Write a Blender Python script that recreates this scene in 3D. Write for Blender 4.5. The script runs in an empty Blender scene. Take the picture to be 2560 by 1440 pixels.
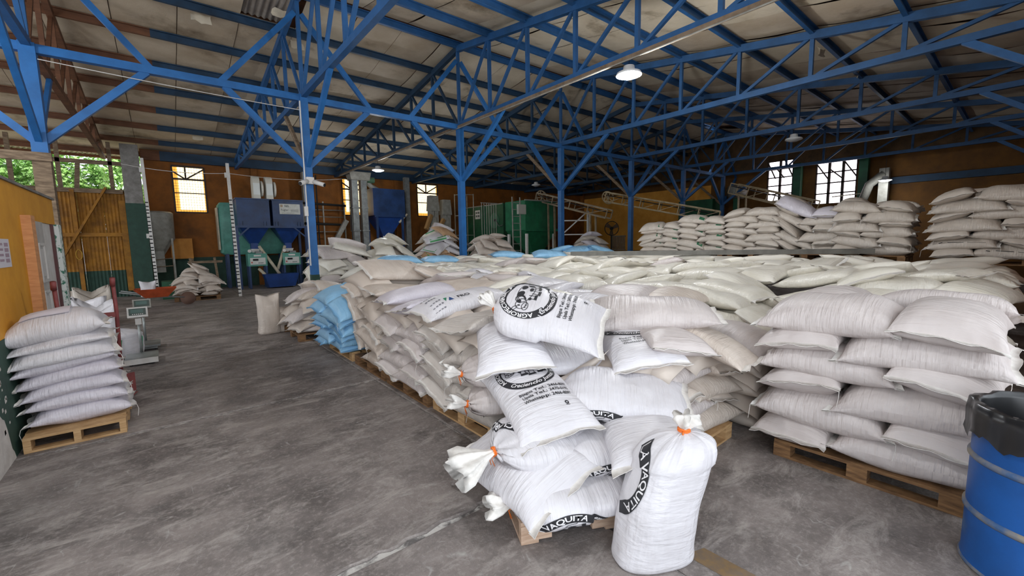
import bpy, math, random
import numpy as np
from mathutils import Vector, Matrix
SC = bpy.context.scene
COL = SC.collection
PI = math.pi

# ------------------------------------------------------------------ camera
FPX, YAW, PITCH, ROLL = 1055.14, 0.685842, 0.110183, 0.016267
cd = bpy.data.cameras.new('camera'); cam = bpy.data.objects.new('camera', cd); COL.objects.link(cam)
cd.sensor_fit = 'HORIZONTAL'; cd.sensor_width = 36.0; cd.lens = 36.0 * FPX / 2560.0
cd.clip_start = 0.05; cd.clip_end = 400
_f = np.array([math.sin(YAW) * math.cos(PITCH), math.cos(YAW) * math.cos(PITCH), -math.sin(PITCH)])
_r = np.array([math.cos(YAW), -math.sin(YAW), 0.0]); _d = np.cross(_f, _r)
_r2 = math.cos(ROLL) * _r + math.sin(ROLL) * _d; _d2 = -math.sin(ROLL) * _r + math.cos(ROLL) * _d
cam.matrix_world = Matrix(((_r2[0], -_d2[0], -_f[0], 0), (_r2[1], -_d2[1], -_f[1], 0), (_r2[2], -_d2[2], -_f[2], 1.65), (0, 0, 0, 1)))
SC.camera = cam

# ------------------------------------------------------------------ light
w = bpy.data.worlds.new('world'); SC.world = w; w.use_nodes = True
bg = w.node_tree.nodes['Background']; bg.inputs[0].default_value = (0.86, 0.93, 1.0, 1); bg.inputs[1].default_value = 2.3
def area(name, loc, target, sx, sy, power, color=(1, 1, 1)):
    l = bpy.data.lights.new(name, 'AREA'); l.shape = 'RECTANGLE'; l.size = sx; l.size_y = sy; l.energy = power; l.color = color
    o = bpy.data.objects.new(name, l); COL.objects.link(o); o.location = loc
    o.rotation_euler = (Vector(target) - Vector(loc)).to_track_quat('-Z', 'Y').to_euler(); return o
area('daylight_fill_behind_camera', (-3.5, -9.5, 2.6), (4.0, 6.0, 2.4), 11.0, 4.6, 350, (0.90, 0.95, 1.0))  # unseen area light added to stand in for daylight behind the camera
_sl = bpy.data.lights.new('sun', 'SUN'); _sl.energy = 3.5; _sl.angle = .02; _sl.color = (1, .96, .88); _so = bpy.data.objects.new('sun', _sl); COL.objects.link(_so); _so.location = (0, -8, 30); _so.rotation_euler = (math.radians(10), math.radians(4), 0)
SC.view_settings.view_transform = 'Standard'; SC.view_settings.look = 'None'
SC.view_settings.exposure = 0.0; SC.view_settings.gamma = 1.0; SC.view_settings.use_curve_mapping = False
SC.cycles.max_bounces = 8; SC.cycles.diffuse_bounces = 5; SC.cycles.sample_clamp_indirect = 6

# ------------------------------------------------------------------ helpers
def lin(h):
    h = h.lstrip('#'); c = [int(h[i:i + 2], 16) / 255 for i in (0, 2, 4)]
    return tuple(x / 12.92 if x <= 0.04045 else ((x + 0.055) / 1.055) ** 2.4 for x in c) + (1,)
MATS = {}
def mat(name, col, rough=0.6, col2=None, nscale=4.0, nstretch=(1, 1, 1), detail=6, lo=0.35, hi=0.65, bump=0.0, bscale=40.0, bstretch=(1, 1, 1), metal=0.0, spec=0.4, coord='Object', col3=None, scale3=1.3, lo3=.55, hi3=.62, emit=None, estr=0, bdist=0.01):
    if name in MATS: return MATS[name]
    m = bpy.data.materials.new(name); m.use_nodes = True; nt = m.node_tree; N = nt.nodes; Lk = nt.links
    b = N['Principled BSDF']; b.inputs['Roughness'].default_value = rough; b.inputs['Metallic'].default_value = metal
    b.inputs['Specular IOR Level'].default_value = spec; b.inputs['Base Color'].default_value = lin(col)
    tc = N.new('ShaderNodeTexCoord')
    def noise(scale, stretch, det):
        mp = N.new('ShaderNodeMapping'); mp.inputs['Scale'].default_value = stretch; Lk.new(tc.outputs[coord], mp.inputs[0])
        n = N.new('ShaderNodeTexNoise'); n.inputs['Scale'].default_value = scale; n.inputs['Detail'].default_value = det; n.inputs['Roughness'].default_value = .62
        Lk.new(mp.outputs[0], n.inputs['Vector']); return n
    def ramp(src, a, c):
        r = N.new('ShaderNodeMapRange'); r.inputs[1].default_value = a; r.inputs[2].default_value = c; Lk.new(src, r.inputs[0]); return r.outputs[0]
    last = None
    if col2:
        n = noise(nscale, nstretch, detail); mx = N.new('ShaderNodeMix'); mx.data_type = 'RGBA'
        mx.inputs[6].default_value = lin(col); mx.inputs[7].default_value = lin(col2); Lk.new(ramp(n.outputs['Fac'], lo, hi), mx.inputs[0]); last = mx.outputs[2]
    if col3:
        n = noise(scale3, (1, 1, 1), 8); mx = N.new('ShaderNodeMix'); mx.data_type = 'RGBA'
        if last: Lk.new(last, mx.inputs[6])
        else: mx.inputs[6].default_value = lin(col)
        mx.inputs[7].default_value = lin(col3); Lk.new(ramp(n.outputs['Fac'], lo3, hi3), mx.inputs[0]); last = mx.outputs[2]
    if last: Lk.new(last, b.inputs['Base Color'])
    if bump:
        n = noise(bscale, bstretch, 4); bp = N.new('ShaderNodeBump'); bp.inputs['Strength'].default_value = bump; bp.inputs['Distance'].default_value = bdist
        Lk.new(n.outputs['Fac'], bp.inputs['Height']); Lk.new(bp.outputs[0], b.inputs['Normal'])
    if emit: b.inputs['Emission Color'].default_value = lin(emit); b.inputs['Emission Strength'].default_value = estr
    MATS[name] = m; return m

class MB:
    def __init__(s): s.v = []; s.f = []
    def add(s, vs, fs):
        k = len(s.v); s.v += [tuple(map(float, p)) for p in vs]; s.f += [tuple(i + k for i in f) for f in fs]; return s
    def box(s, x0, x1, y0, y1, z0, z1):
        return s.add([(x0, y0, z0), (x1, y0, z0), (x1, y1, z0), (x0, y1, z0), (x0, y0, z1), (x1, y0, z1), (x1, y1, z1), (x0, y1, z1)],
                     [(3, 2, 1, 0), (4, 5, 6, 7), (0, 1, 5, 4), (1, 2, 6, 5), (2, 3, 7, 6), (3, 0, 4, 7)])
    def bar(s, p, q, wd, ht, up=(0, 0, 1)):
        p = Vector(p); q = Vector(q); d = (q - p).normalized(); u = Vector(up)
        if abs(d.dot(u)) > .97: u = Vector((0, 1, 0))
        a = d.cross(u).normalized() * wd / 2; b = a.cross(d).normalized() * ht / 2
        vs = [p - a - b, p + a - b, p + a + b, p - a + b, q - a - b, q + a - b, q + a + b, q - a + b]
        return s.add(vs, [(0, 1, 2, 3), (7, 6, 5, 4), (0, 4, 5, 1), (1, 5, 6, 2), (2, 6, 7, 3), (3, 7, 4, 0)])
    def chan(s, p, q, wd, ht, th=.02, up=(0, 0, 1)):      # a C-section: web and two flanges
        p = Vector(p); q = Vector(q); d = (q - p).normalized(); u = Vector(up); a = d.cross(u).normalized(); b = a.cross(d).normalized()
        s.bar(p - a * (wd / 2 - th / 2), q - a * (wd / 2 - th / 2), th, ht, up)
        for k in (-1, 1): s.bar(p + b * k * (ht / 2 - th / 2) + a * th / 2, q + b * k * (ht / 2 - th / 2) + a * th / 2, wd - th, th, up)
        return s
    def tube(s, pts, r, n=8, caps=True, radii=None):
        P = [Vector(p) for p in pts]; rings = []; prev = None
        for i, p in enumerate(P):
            d = (P[min(i + 1, len(P) - 1)] - P[max(i - 1, 0)]).normalized()
            if prev is None:
                u = Vector((0, 0, 1)) if abs(d.z) < .9 else Vector((1, 0, 0)); a = d.cross(u).normalized()
            else: a = (prev - d * prev.dot(d)).normalized()
            prev = a; b = d.cross(a); rr = radii[i] if radii else r
            rings.append([p + (a * math.cos(2 * PI * k / n) + b * math.sin(2 * PI * k / n)) * rr for k in range(n)])
        vs = [v for R_ in rings for v in R_]; fs = []
        for i in range(len(P) - 1):
            for k in range(n): fs.append((i * n + k, i * n + (k + 1) % n, (i + 1) * n + (k + 1) % n, (i + 1) * n + k))
        if caps: fs.append(tuple(range(n))[::-1]); fs.append(tuple((len(P) - 1) * n + k for k in range(n)))
        return s.add(vs, fs)
    def lathe(s, c, prof, n=24, sx=1, sy=1, caps=True):
        vs = []; fs = []
        for (r, z) in prof:
            for k in range(n): vs.append((c[0] + r * sx * math.cos(2 * PI * k / n), c[1] + r * sy * math.sin(2 * PI * k / n), c[2] + z))
        for i in range(len(prof) - 1):
            for k in range(n): fs.append((i * n + k, i * n + (k + 1) % n, (i + 1) * n + (k + 1) % n, (i + 1) * n + k))
        if caps and prof[0][0] > 1e-4: fs.append(tuple(range(n))[::-1])
        if caps and prof[-1][0] > 1e-4: fs.append(tuple((len(prof) - 1) * n + k for k in range(n)))
        return s.add(vs, fs)
    def frus(s, c, z0, sx0, sy0, z1, sx1, sy1):
        def q(sx, sy, z): return [(c[0] - sx / 2, c[1] - sy / 2, z), (c[0] + sx / 2, c[1] - sy / 2, z), (c[0] + sx / 2, c[1] + sy / 2, z), (c[0] - sx / 2, c[1] + sy / 2, z)]
        return s.add(q(sx0, sy0, z0) + q(sx1, sy1, z1), [(3, 2, 1, 0), (4, 5, 6, 7), (0, 1, 5, 4), (1, 2, 6, 5), (2, 3, 7, 6), (3, 0, 4, 7)])
    def sphere(s, c, r, n=10, m=6, sz=1):
        return s.lathe((c[0], c[1], c[2]), [(max(r * math.sin(PI * i / m), 1e-4), -r * sz * math.cos(PI * i / m)) for i in range(m + 1)], n)
    def rot(s, ang, c=(0, 0, 0), axis='Z'):
        M_ = Matrix.Translation(c) @ Matrix.Rotation(ang, 4, axis) @ Matrix.Translation((-c[0], -c[1], -c[2]))
        s.v = [tuple(M_ @ Vector(p)) for p in s.v]; return s

def mk(name, v, f, m, smooth=False, uv=None):
    me = bpy.data.meshes.new(name); me.from_pydata([tuple(p) for p in v], [], f)
    if m: me.materials.append(m)
    if smooth: me.polygons.foreach_set('use_smooth', [True] * len(me.polygons))
    if uv is not None:
        ul = me.uv_layers.new(name='UVMap'); ul.data.foreach_set('uv', np.asarray(uv, dtype=np.float32).ravel())
    me.update(); return me
def wloc(o):
    p = Vector((0, 0, 0))
    while o: p = p + o.location; o = o.parent
    return p
LABELS = {}
def tag(o, label, cat, group=None, kind=None):
    o['label'] = label; o['category'] = cat
    if group: o['group'] = group
    if kind: o['kind'] = kind
    LABELS.setdefault(label, []).append(o.name); return o
def obj(name, mb, m, parent=None, smooth=False, label=None, auto=False):
    """links ONE mesh object; coordinates in mb are world coordinates"""
    if parent is not None:
        off = wloc(parent); v = [(p[0] - off.x, p[1] - off.y, p[2] - off.z) for p in mb.v]; loc = (0, 0, 0)
    else:
        a = np.array(mb.v); lo = a.min(0); hi = a.max(0); loc = ((lo[0] + hi[0]) / 2, (lo[1] + hi[1]) / 2, lo[2])
        v = [(p[0] - loc[0], p[1] - loc[1], p[2] - loc[2]) for p in mb.v]
    me = mk(name, v, mb.f, m, smooth)
    if auto: me.set_sharp_from_angle(angle=.6) if hasattr(me, 'set_sharp_from_angle') else None
    o = bpy.data.objects.new(name, me); COL.objects.link(o); o.location = loc
    if parent is not None: o.parent = parent
    if label: o['label'] = label
    return o
def thing(name, loc, label, cat, group=None):
    o = bpy.data.objects.new(name, None); COL.objects.link(o); o.location = loc; o.empty_display_size = .1
    return tag(o, label, cat, group)
def struct(name, mb, m, parent=None, smooth=False):
    o = obj(name, mb, m, parent, smooth)
    if parent is None: o['kind'] = 'structure'
    return o
ORD = ['', 'first', 'second', 'third', 'fourth', 'fifth', 'sixth', 'seventh', 'eighth', 'ninth', 'tenth', 'eleventh', 'twelfth', 'thirteenth', 'fourteenth', 'fifteenth', 'sixteenth', 'seventeenth', 'eighteenth', 'nineteenth', 'twentieth', 'twenty-first', 'twenty-second', 'twenty-third', 'twenty-fourth', 'twenty-fifth', 'twenty-sixth']

# ------------------------------------------------------------------ materials
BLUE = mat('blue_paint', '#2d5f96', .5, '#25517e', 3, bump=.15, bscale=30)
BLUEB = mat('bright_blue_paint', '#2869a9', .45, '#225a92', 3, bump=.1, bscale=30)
BLUEF = mat('dull_blue_paint', '#2c5684', .55, '#284a70', 3)  # duller blue used on the farther trusses
BLUED = mat('shaded_blue_paint', '#25435f', .6, '#24384c', 3)  # blue darkened so that roof shade is put into the colour
BROWN = mat('rusty_brown_steel', '#7a5138', .75, '#5a3a28', 5, nstretch=(.3, 1, 1))
WOODO = mat('old_grey_wood', '#8a7660', .8, '#5d4c3c', 6, nstretch=(1, 1, 6))
CONC = mat('grey_concrete', '#8d8a86', .85, '#6f6b66', 5, bump=.3, bscale=30)
YEL = mat('yellow_wall_paint', '#d99a2b', .7, '#c98a22', 3, bump=.15, bscale=14, col3='#b87a1c', scale3=.9, lo3=.52, hi3=.75)
ORG = mat('orange_wall_paint', '#94591c', .75, '#7c4a18', 2.5, bump=.2, bscale=12, col3='#5f3a16', scale3=.8, lo3=.5, hi3=.7)
GRN = mat('green_wall_paint', '#2c4a3e', .7, '#243d33', 5, bump=.2, bscale=16)
WHITE = mat('white_paint', '#d9d6d2', .5, '#c9c4be', 6)
PEEL = mat('bare_white_plaster', '#cfcac4', .85, '#b7b0aa', 8, bump=.3, bscale=20)
WOODN = mat('pale_pallet_wood', '#c8a478', .75, '#a98459', 7, nstretch=(1, 1, 8), bump=.2, bscale=40)
WOODP = mat('pinkish_pallet_wood', '#c9ae98', .75, '#ab8d76', 7, nstretch=(1, 1, 8), bump=.2, bscale=40)
WOODD = mat('dark_pallet_wood', '#8d6a47', .8, '#5f442c', 7, nstretch=(1, 1, 8), bump=.2, bscale=40)
STEEL = mat('grey_steel', '#8b8d8c', .45, '#6d6f6e', 5, metal=.4)
GALV = mat('galvanised_steel', '#a9adab', .35, '#8a8e8c', 6, metal=.6)
DARK = mat('dark_rubber', '#1c1b1b', .7)
BLACKP = mat('black_print', '#26262a', .55)
REDP = mat('dusty_red_paint', '#8e4b48', .6, '#74393a', 6)
ORANGE = mat('orange_cord', '#e8752a', .6)
NAVY = mat('navy_machine_paint', '#27406b', .38, '#1f3150', 3)
NAVYB = mat('deep_blue_hopper_paint', '#1c3f80', .4, '#173468', 3)
TEAL = mat('teal_machine_paint', '#5d9c8c', .45, '#4c8577', 4)
GREENM = mat('machine_green_paint', '#1c6a45', .45, '#165638', 3)
GREEND = mat('dark_green_bin_paint', '#1f5a3c', .5, '#184630', 3)
CREAMS = mat('cream_pipe_paint', '#c9bfa8', .55, '#aa9f8a', 6)
GREYM = mat('grey_machine_paint', '#9b988f', .5, '#7f7c74', 5)
# ------------------------------------------------------------------ floor
def floor_mat(name, base, dark, light):
    m = bpy.data.materials.new(name); m.use_nodes = True; nt = m.node_tree; N = nt.nodes; L = nt.links; b = N['Principled BSDF']
    g = N.new('ShaderNodeNewGeometry')
    def noise(scale, stretch, det=8, rough=.65, dist=0):
        mp = N.new('ShaderNodeMapping'); mp.inputs['Scale'].default_value = stretch; L.new(g.outputs['Position'], mp.inputs[0])
        n = N.new('ShaderNodeTexNoise'); n.inputs['Scale'].default_value = scale; n.inputs['Detail'].default_value = det; n.inputs['Roughness'].default_value = rough; n.inputs['Distortion'].default_value = dist
        L.new(mp.outputs[0], n.inputs['Vector']); return n.outputs['Fac']
    def rng(s, a, c, lo=0, hi=1):
        r = N.new('ShaderNodeMapRange'); r.inputs[1].default_value = a; r.inputs[2].default_value = c; r.inputs[3].default_value = lo; r.inputs[4].default_value = hi; L.new(s, r.inputs[0]); return r.outputs[0]
    def mix(fac, a, c):
        x = N.new('ShaderNodeMix'); x.data_type = 'RGBA'; L.new(fac, x.inputs[0])
        for i, v in ((6, a), (7, c)):
            if isinstance(v, tuple): x.inputs[i].default_value = v
            else: L.new(v, x.inputs[i])
        return x.outputs[2]
    c = mix(rng(noise(1.3, (1, 1, 1), 10, .72), .4, .6), lin(dark), lin(base))
    c = mix(rng(noise(4, (.6, 1.4, 1), 12, .78, .6), .5, .66, 0, .75), c, lin(light))
    c = mix(rng(noise(30, (1, 1, 1), 8, .75), .5, .7, 0, .55), c, lin(light))
    # curved pale scrapes left by pallets and trucks
    c = mix(rng(noise(3.2, (.25, 1.6, 1), 3, .5, 1.4), .497, .503, 1, 0), c, c)
    for sc, st in ((2.1, (.35, 1.3, 1)), (3.3, (1.1, .4, 1))):
        n = noise(sc, st, 2, .4, 1.2)
        a = N.new('ShaderNodeMath'); a.operation = 'SUBTRACT'; L.new(n, a.inputs[0]); a.inputs[1].default_value = .5
        ab = N.new('ShaderNodeMath'); ab.operation = 'ABSOLUTE'; L.new(a.outputs[0], ab.inputs[0])
        line = rng(ab.outputs[0], .001, .005, 1, 0); gate = rng(noise(7, (1, 1, 1), 5), .5, .66, 0, .6)
        mu = N.new('ShaderNodeMath'); mu.operation = 'MULTIPLY'; L.new(line, mu.inputs[0]); L.new(gate, mu.inputs[1])
        c = mix(mu.outputs[0], c, lin('#b9b6b2'))
    c = mix(rng(noise(.55, (1, 1, 1), 3), .56, .72, 0, .6), c, lin('#4d4a4a'))
    L.new(c, b.inputs['Base Color']); b.inputs['Roughness'].default_value = .62
    L.new(rng(noise(4, (1, 1, 1)), .3, .7, .5, .85), b.inputs['Roughness'])
    bp = N.new('ShaderNodeBump'); bp.inputs['Strength'].default_value = .35; bp.inputs['Distance'].default_value = .01
    L.new(noise(60, (1, 1, 1), 4), bp.inputs['Height']); L.new(bp.outputs[0], b.inputs['Normal'])
    return m
FLOORM = floor_mat('worn_concrete', '#8b827e', '#605956', '#b2aaa4')
JOINTM = mat('chipped_joint_cement', '#6a6664', .9, '#c9c5c0', 12, lo=.4, hi=.56, bump=.6, bscale=30)
fl = struct('floor', MB().box(-12, 24, -9, 23, -.3, -.014), JOINTM)
YS = [-9, -6.06, -3.34, -.62, 2.07, 4.94, 7.62, 10.3, 13.0, 15.7, 18.4, 21.2]; XS = [-12, -9.6, -5.8, -1.98, 1.86, 5.7, 9.5, 13.3, 17.1, 20.9, 23.9]
rng = random.Random(5)
for i in range(len(XS) - 1):
    for j in range(len(YS) - 1):
        x0, x1, y0, y1 = XS[i] + .006, XS[i + 1] - .006, YS[j] + .016, YS[j + 1] - .016
        m = MB(); n = 70 if (-2 < XS[i] < 2 and 0 < YS[j] < 9) else 4
        bot = []; top = []
        def edge(a, c, k, nn, amp):                                   # chipped, slightly wandering slab edges
            t = k / nn; return (a[0] + (c[0] - a[0]) * t, a[1] + (c[1] - a[1]) * t + rng.uniform(-amp, amp) * (0 < k < nn))
        loop = [edge((x0, y0), (x1, y0), k, n, .014) for k in range(n)] + [edge((x1, y0), (x1, y1), k, 2, 0) for k in range(2)] + [edge((x1, y1), (x0, y1), k, n, .014) for k in range(n)] + [edge((x0, y1), (x0, y0), k, 2, 0) for k in range(2)]
        N_ = len(loop); cx, cy = (x0 + x1) / 2, (y0 + y1) / 2
        vs = [(p[0], p[1], -.03) for p in loop] + [(p[0], p[1], -.008) for p in loop] + [(p[0] + (.012 if p[0] < cx else -.012), p[1] + (.012 if p[1] < cy else -.012), 0) for p in loop]
        fs = [(a * N_ + k, a * N_ + (k + 1) % N_, (a + 1) * N_ + (k + 1) % N_, (a + 1) * N_ + k) for a in range(2) for k in range(N_)] + [tuple(2 * N_ + k for k in range(N_))]
        obj('concrete_slab', m.add(vs, fs), FLOORM, fl)
mk_ = MB().add([(1.98, 1.02, .001), (2.1, .98, .001), (2.12, .3, .001), (2.0, .3, .001), (1.98, 1.02, .004), (2.1, .98, .004), (2.12, .3, .004), (2.0, .3, .004)], [(4, 5, 6, 7), (0, 1, 5, 4), (1, 2, 6, 5), (2, 3, 7, 6), (3, 0, 4, 7)])
tag(obj('floor_marking', mk_, mat('worn_ochre_line', '#8a6f4a', .8, '#6f6258', 12)), 'faded ochre painted line on the floor by the standing sack', 'floor marking')

# ------------------------------------------------------------------ walls
def wall_holes(mb, axis, pos, th, a0, a1, z0, z1, holes):
    """wall in plane axis=pos with rectangular holes (a,b,z,z)"""
    As = sorted({a0, a1, *[h[0] for h in holes], *[h[1] for h in holes]}); Zs = sorted({z0, z1, *[h[2] for h in holes], *[h[3] for h in holes]})
    for i in range(len(As) - 1):
        for j in range(len(Zs) - 1):
            ca, cz = (As[i] + As[i + 1]) / 2, (Zs[j] + Zs[j + 1]) / 2
            if any(h[0] < ca < h[1] and h[2] < cz < h[3] for h in holes): continue
            if axis == 'Y': mb.box(As[i], As[i + 1], pos, pos + th, Zs[j], Zs[j + 1])
            else: mb.box(pos, pos + th, As[i], As[i + 1], Zs[j], Zs[j + 1])
    return mb
# low office wall at left with the door
wl = struct('wall_left', wall_holes(MB(), 'X', -1.2, .15, 3.4, 7.9, 0, 2.26, [(6.36, 7.72, 0, 1.95)]), YEL)
obj('dado', MB().box(-1.06, -1.047, 3.4, 6.24, 0, .94), GRN, wl)
rr = random.Random(3); pts = [(4.2, 0), (5.0, 0), (4.97, .06), (4.93, .1), (4.9, .2), (4.88, .27), (4.84, .36), (4.8, .38), (4.72, .45), (4.6, .43), (4.45, .5), (4.2, .48)]
m = MB(); k = len(pts); m.add([(-1.047, y, z) for y, z in pts] + [(-1.0445, y, z) for y, z in pts], [tuple(range(k, 2 * k))] + [(i, (i + 1) % k, k + (i + 1) % k, k + i) for i in range(k)])
for _ in range(16):
    y, z = rr.uniform(4.75, 5.0), rr.uniform(.25, .78); r = rr.uniform(.008, .022); m.add([(-1.0465, y - r, z - r), (-1.0465, y + r, z - r * .6), (-1.0465, y + r * .6, z + r), (-1.0465, y - r, z + r * .8), (-1.0445, y - r, z - r), (-1.0445, y + r, z - r * .6), (-1.0445, y + r * .6, z + r), (-1.0445, y - r, z + r * .8)], [(4, 5, 6, 7), (0, 1, 5, 4), (1, 2, 6, 5), (2, 3, 7, 6), (3, 0, 4, 7)])
obj('peeled_paint_patch', m, PEEL, wl)
obj('wall_cap', MB().box(-1.21, -1.03, 3.4, 7.92, 2.26, 2.285), CONC, wl)
# door with its frame
dr = bpy.data.objects.new('door_1', None); COL.objects.link(dr); dr.location = (-1.05, 6.3, 0); dr['kind'] = 'structure'
PEACH = mat('peach_timber', '#d59a68', .7, '#c08353', 7, nstretch=(1, 1, 6))
obj('door_jamb', MB().box(-1.1, -.98, 6.2, 6.36, 0, 1.98), PEACH, dr)
DOORG = mat('door_grey_white', '#bdb9b4', .45, '#aaa6a2', 6)
leaf = obj('door_leaf', MB().box(-1.09, -1.05, 6.37, 7.16, .02, 1.95), DOORG, dr)
for (a, b_) in ((6.47, 6.71), (6.79, 7.05)):
    for (c, d) in ((.12, .68), (.78, 1.18), (1.3, 1.7)):
        mm = MB()
        mm.bar((-1.05, a, c), (-1.05, a, d), .03, .03); mm.bar((-1.05, b_, c), (-1.05, b_, d), .03, .03); mm.bar((-1.05, a, c), (-1.05, b_, c), .03, .03); mm.bar((-1.05, a, d), (-1.05, b_, d), .03, .03)
        mm.frus((0, 0), 0, .01, .01, .001, .01, .01); mm.v = mm.v[:-8]; mm.f = mm.f[:-6]
        mm.box(-1.052, -1.042, a + .05, b_ - .05, c + .05, d - .05); obj('door_panel', mm, mat('door_panel_white', '#cfcbc6', .45), leaf)
obj('side_board', MB().box(-1.1, -1.065, 7.17, 7.66, .02, 1.95), WHITE, dr)
obj('frame_strip', MB().box(-1.09, -1.04, 7.66, 7.72, 0, 1.95), mat('dark_red_strip', '#5d3a3a', .6), dr)
obj('end_post', MB().box(-1.13, -1.0, 7.73, 7.9, 0, 1.95), mat('flaked_green_white_paint', '#dfe4df', .7, '#3f7a63', 18, lo=.52, hi=.58), dr)
pn = obj('wall_notice', MB().box(-1.049, -1.044, 5.28, 5.66, 1.5, 1.74), mat('notice_paper', '#cfcbd2', .7)); tag(pn, 'printed paper notice pinned on the yellow wall beside the door', 'notice')
mm = MB()
for r_ in range(4):
    mm.box(-1.0435, -1.0425, 5.33, 5.45, 1.55 + r_ * .045, 1.57 + r_ * .045)
    mm.box(-1.0435, -1.0425, 5.5, 5.61, 1.54 + r_ * .045, 1.572 + r_ * .045)
obj('notice_print', mm, mat('faded_pink_print', '#a08a96', .7), pn)
# window wall (far side)
W1, W2, W3 = (.46, 1.44, 2.95, 4.66), (6.64, 7.66, 3.0, 4.68), (10.46, 11.66, 3.05, 4.72)
wb = struct('wall_back', wall_holes(MB(), 'Y', 20.5, .2, -.4, 23.5, 0, 5.17, [W1, W2, W3]), ORG)
obj('dado', MB().box(-.4, 23.4, 20.48, 20.502, 0, 1.23), GRN, wb)
for x in (3.0, 5.4, 9.2, 13.2, 17.0, 20.8): obj('wall_rib', MB().box(x, x + .22, 20.42, 20.5, 0, 4.86), ORG, wb)
def glow(name, c1, s):
    m = bpy.data.materials.new(name); m.use_nodes = True; nt = m.node_tree; b = nt.nodes['Principled BSDF']
    b.inputs['Base Color'].default_value = lin(c1); b.inputs['Roughness'].default_value = .6
    b.inputs['Emission Color'].default_value = lin(c1); b.inputs['Emission Strength'].default_value = s; return m
PANEW = glow('daylit_fibreglass', '#ffe9b8', 2.6); PANEO = glow('daylit_amber_fibreglass', '#ffb54a', 1.2)
FRAMED = mat('window_steel', '#3b3029', .6)
for n, (a, b_, c, d) in enumerate((W1, W2, W3), 1):
    wn = bpy.data.objects.new('window_%d' % n, None); COL.objects.link(wn); wn.location = (a, 20.5, c); wn['kind'] = 'structure'
    e = a + (b_ - a) * (.16 if n < 3 else .04)
    obj('pane', MB().box(e, b_ - .04, 20.58, 20.6, c + (.16 if n > 1 else .1), d), PANEW, wn)
    obj('pane', MB().box(a, e, 20.58, 20.6, c, d), PANEO, wn)
    obj('pane', MB().box(e, b_ - .04, 20.58, 20.6, c, c + (.16 if n > 1 else .1)), PANEO, wn)
    obj('pane', MB().box(b_ - .04, b_, 20.58, 20.6, c, d), PANEO, wn)
    zt = c + (d - c) * .72; zm = c + (d - c) * .42
    obj('window_frame', MB().bar((a, 20.5, c), (b_, 20.5, c), .06, .05).bar((a, 20.5, d), (b_, 20.5, d), .06, .06).bar((a, 20.5, c), (a, 20.5, d), .05, .06).bar((b_, 20.5, c), (b_, 20.5, d), .05, .06), FRAMED, wn)
    obj('transom', MB().bar((a, 20.48, zt), (b_, 20.48, zt), .06, .06), FRAMED, wn)
    obj('transom', MB().bar((a, 20.48, zm), (b_, 20.48, zm), .04, .035), FRAMED, wn)
    mid = (a + b_) / 2 - .1
    obj('web_bar', MB().bar((mid, 20.47, zt), (mid, 20.47, d), .05, .06), FRAMED, wn)
    obj('web_bar', MB().bar((mid, 20.46, zt), (b_, 20.46, d - .06), .05, .05), FRAMED, wn)
    obj('web_bar', MB().bar((mid, 20.46, zt), (a, 20.46, zt + .28), .05, .05), FRAMED, wn)
    mm = MB(); x = a + .08
    while x < b_: mm.bar((x, 20.53, c), (x, 20.53, d), .008, .008); x += .085
    z = c + .08
    while z < d: mm.bar((a, 20.53, z), (b_, 20.53, z), .008, .008); z += .1
    g = obj('grille', mm, FRAMED, wn); g['kind'] = 'stuff'
# end wall
E1, E2 = (4.9, 6.42, 3.1, 4.95), (7.32, 8.44, 3.34, 5.3)
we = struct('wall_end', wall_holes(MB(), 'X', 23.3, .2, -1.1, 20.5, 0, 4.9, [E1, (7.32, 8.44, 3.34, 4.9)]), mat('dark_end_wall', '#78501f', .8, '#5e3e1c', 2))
m = MB()
for y0, y1 in ((-1.1, 7.32), (8.44, 9.85)): m.add([(23.3, y0, 4.9), (23.3, y1, 4.9), (23.3, y1, 6.94 - .158 * (9.85 - y1)), (23.3, y0, 6.94 - .158 * (9.85 - y0))], [(0, 1, 2, 3)])
m.add([(23.3, 9.85, 4.9), (23.3, 20.5, 4.9), (23.3, 20.5, 5.26), (23.3, 9.85, 6.94)], [(0, 1, 2, 3)]); m.add([(23.3, 7.32, 5.3), (23.3, 8.44, 5.3), (23.3, 8.44, 6.72), (23.3, 7.32, 6.54)], [(0, 1, 2, 3)])
obj('gable', m, mat('brown_gable_sheet', '#6d5236', .8, '#53412e', 3), we)  # gable sheets in mottled dark brown
obj('painted_light_bay', MB().box(23.27, 23.302, 11.2, 20.42, .95, 4.5), mat('lit_ochre_tint', '#f0ad4c', .7, '#e09a3a', 2), we)  # stronger light on this bay is put into its brighter ochre colour
obj('wall_corner_post', MB().box(23.2, 23.3, 20.2, 20.5, 0, 4.86), ORG, we)
obj('wall_girt', MB().box(23.1, 23.3, -1.0, 4.6, 3.72, 3.98), BLUED, we)
m = MB()
for k_ in range(11):
    y = -1 + k_ * .5; m.add([(23.2, y, 3.4), (23.24, y + .25, 3.45), (23.2, y + .5, 3.4), (23.2, y + .5, 3.95), (23.24, y + .25, 3.95), (23.2, y, 3.95)], [(0, 1, 4, 5), (1, 2, 3, 4)])
SKYP = glow('overexposed_daylight_pane', '#fff4fb', 3.2)
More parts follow.
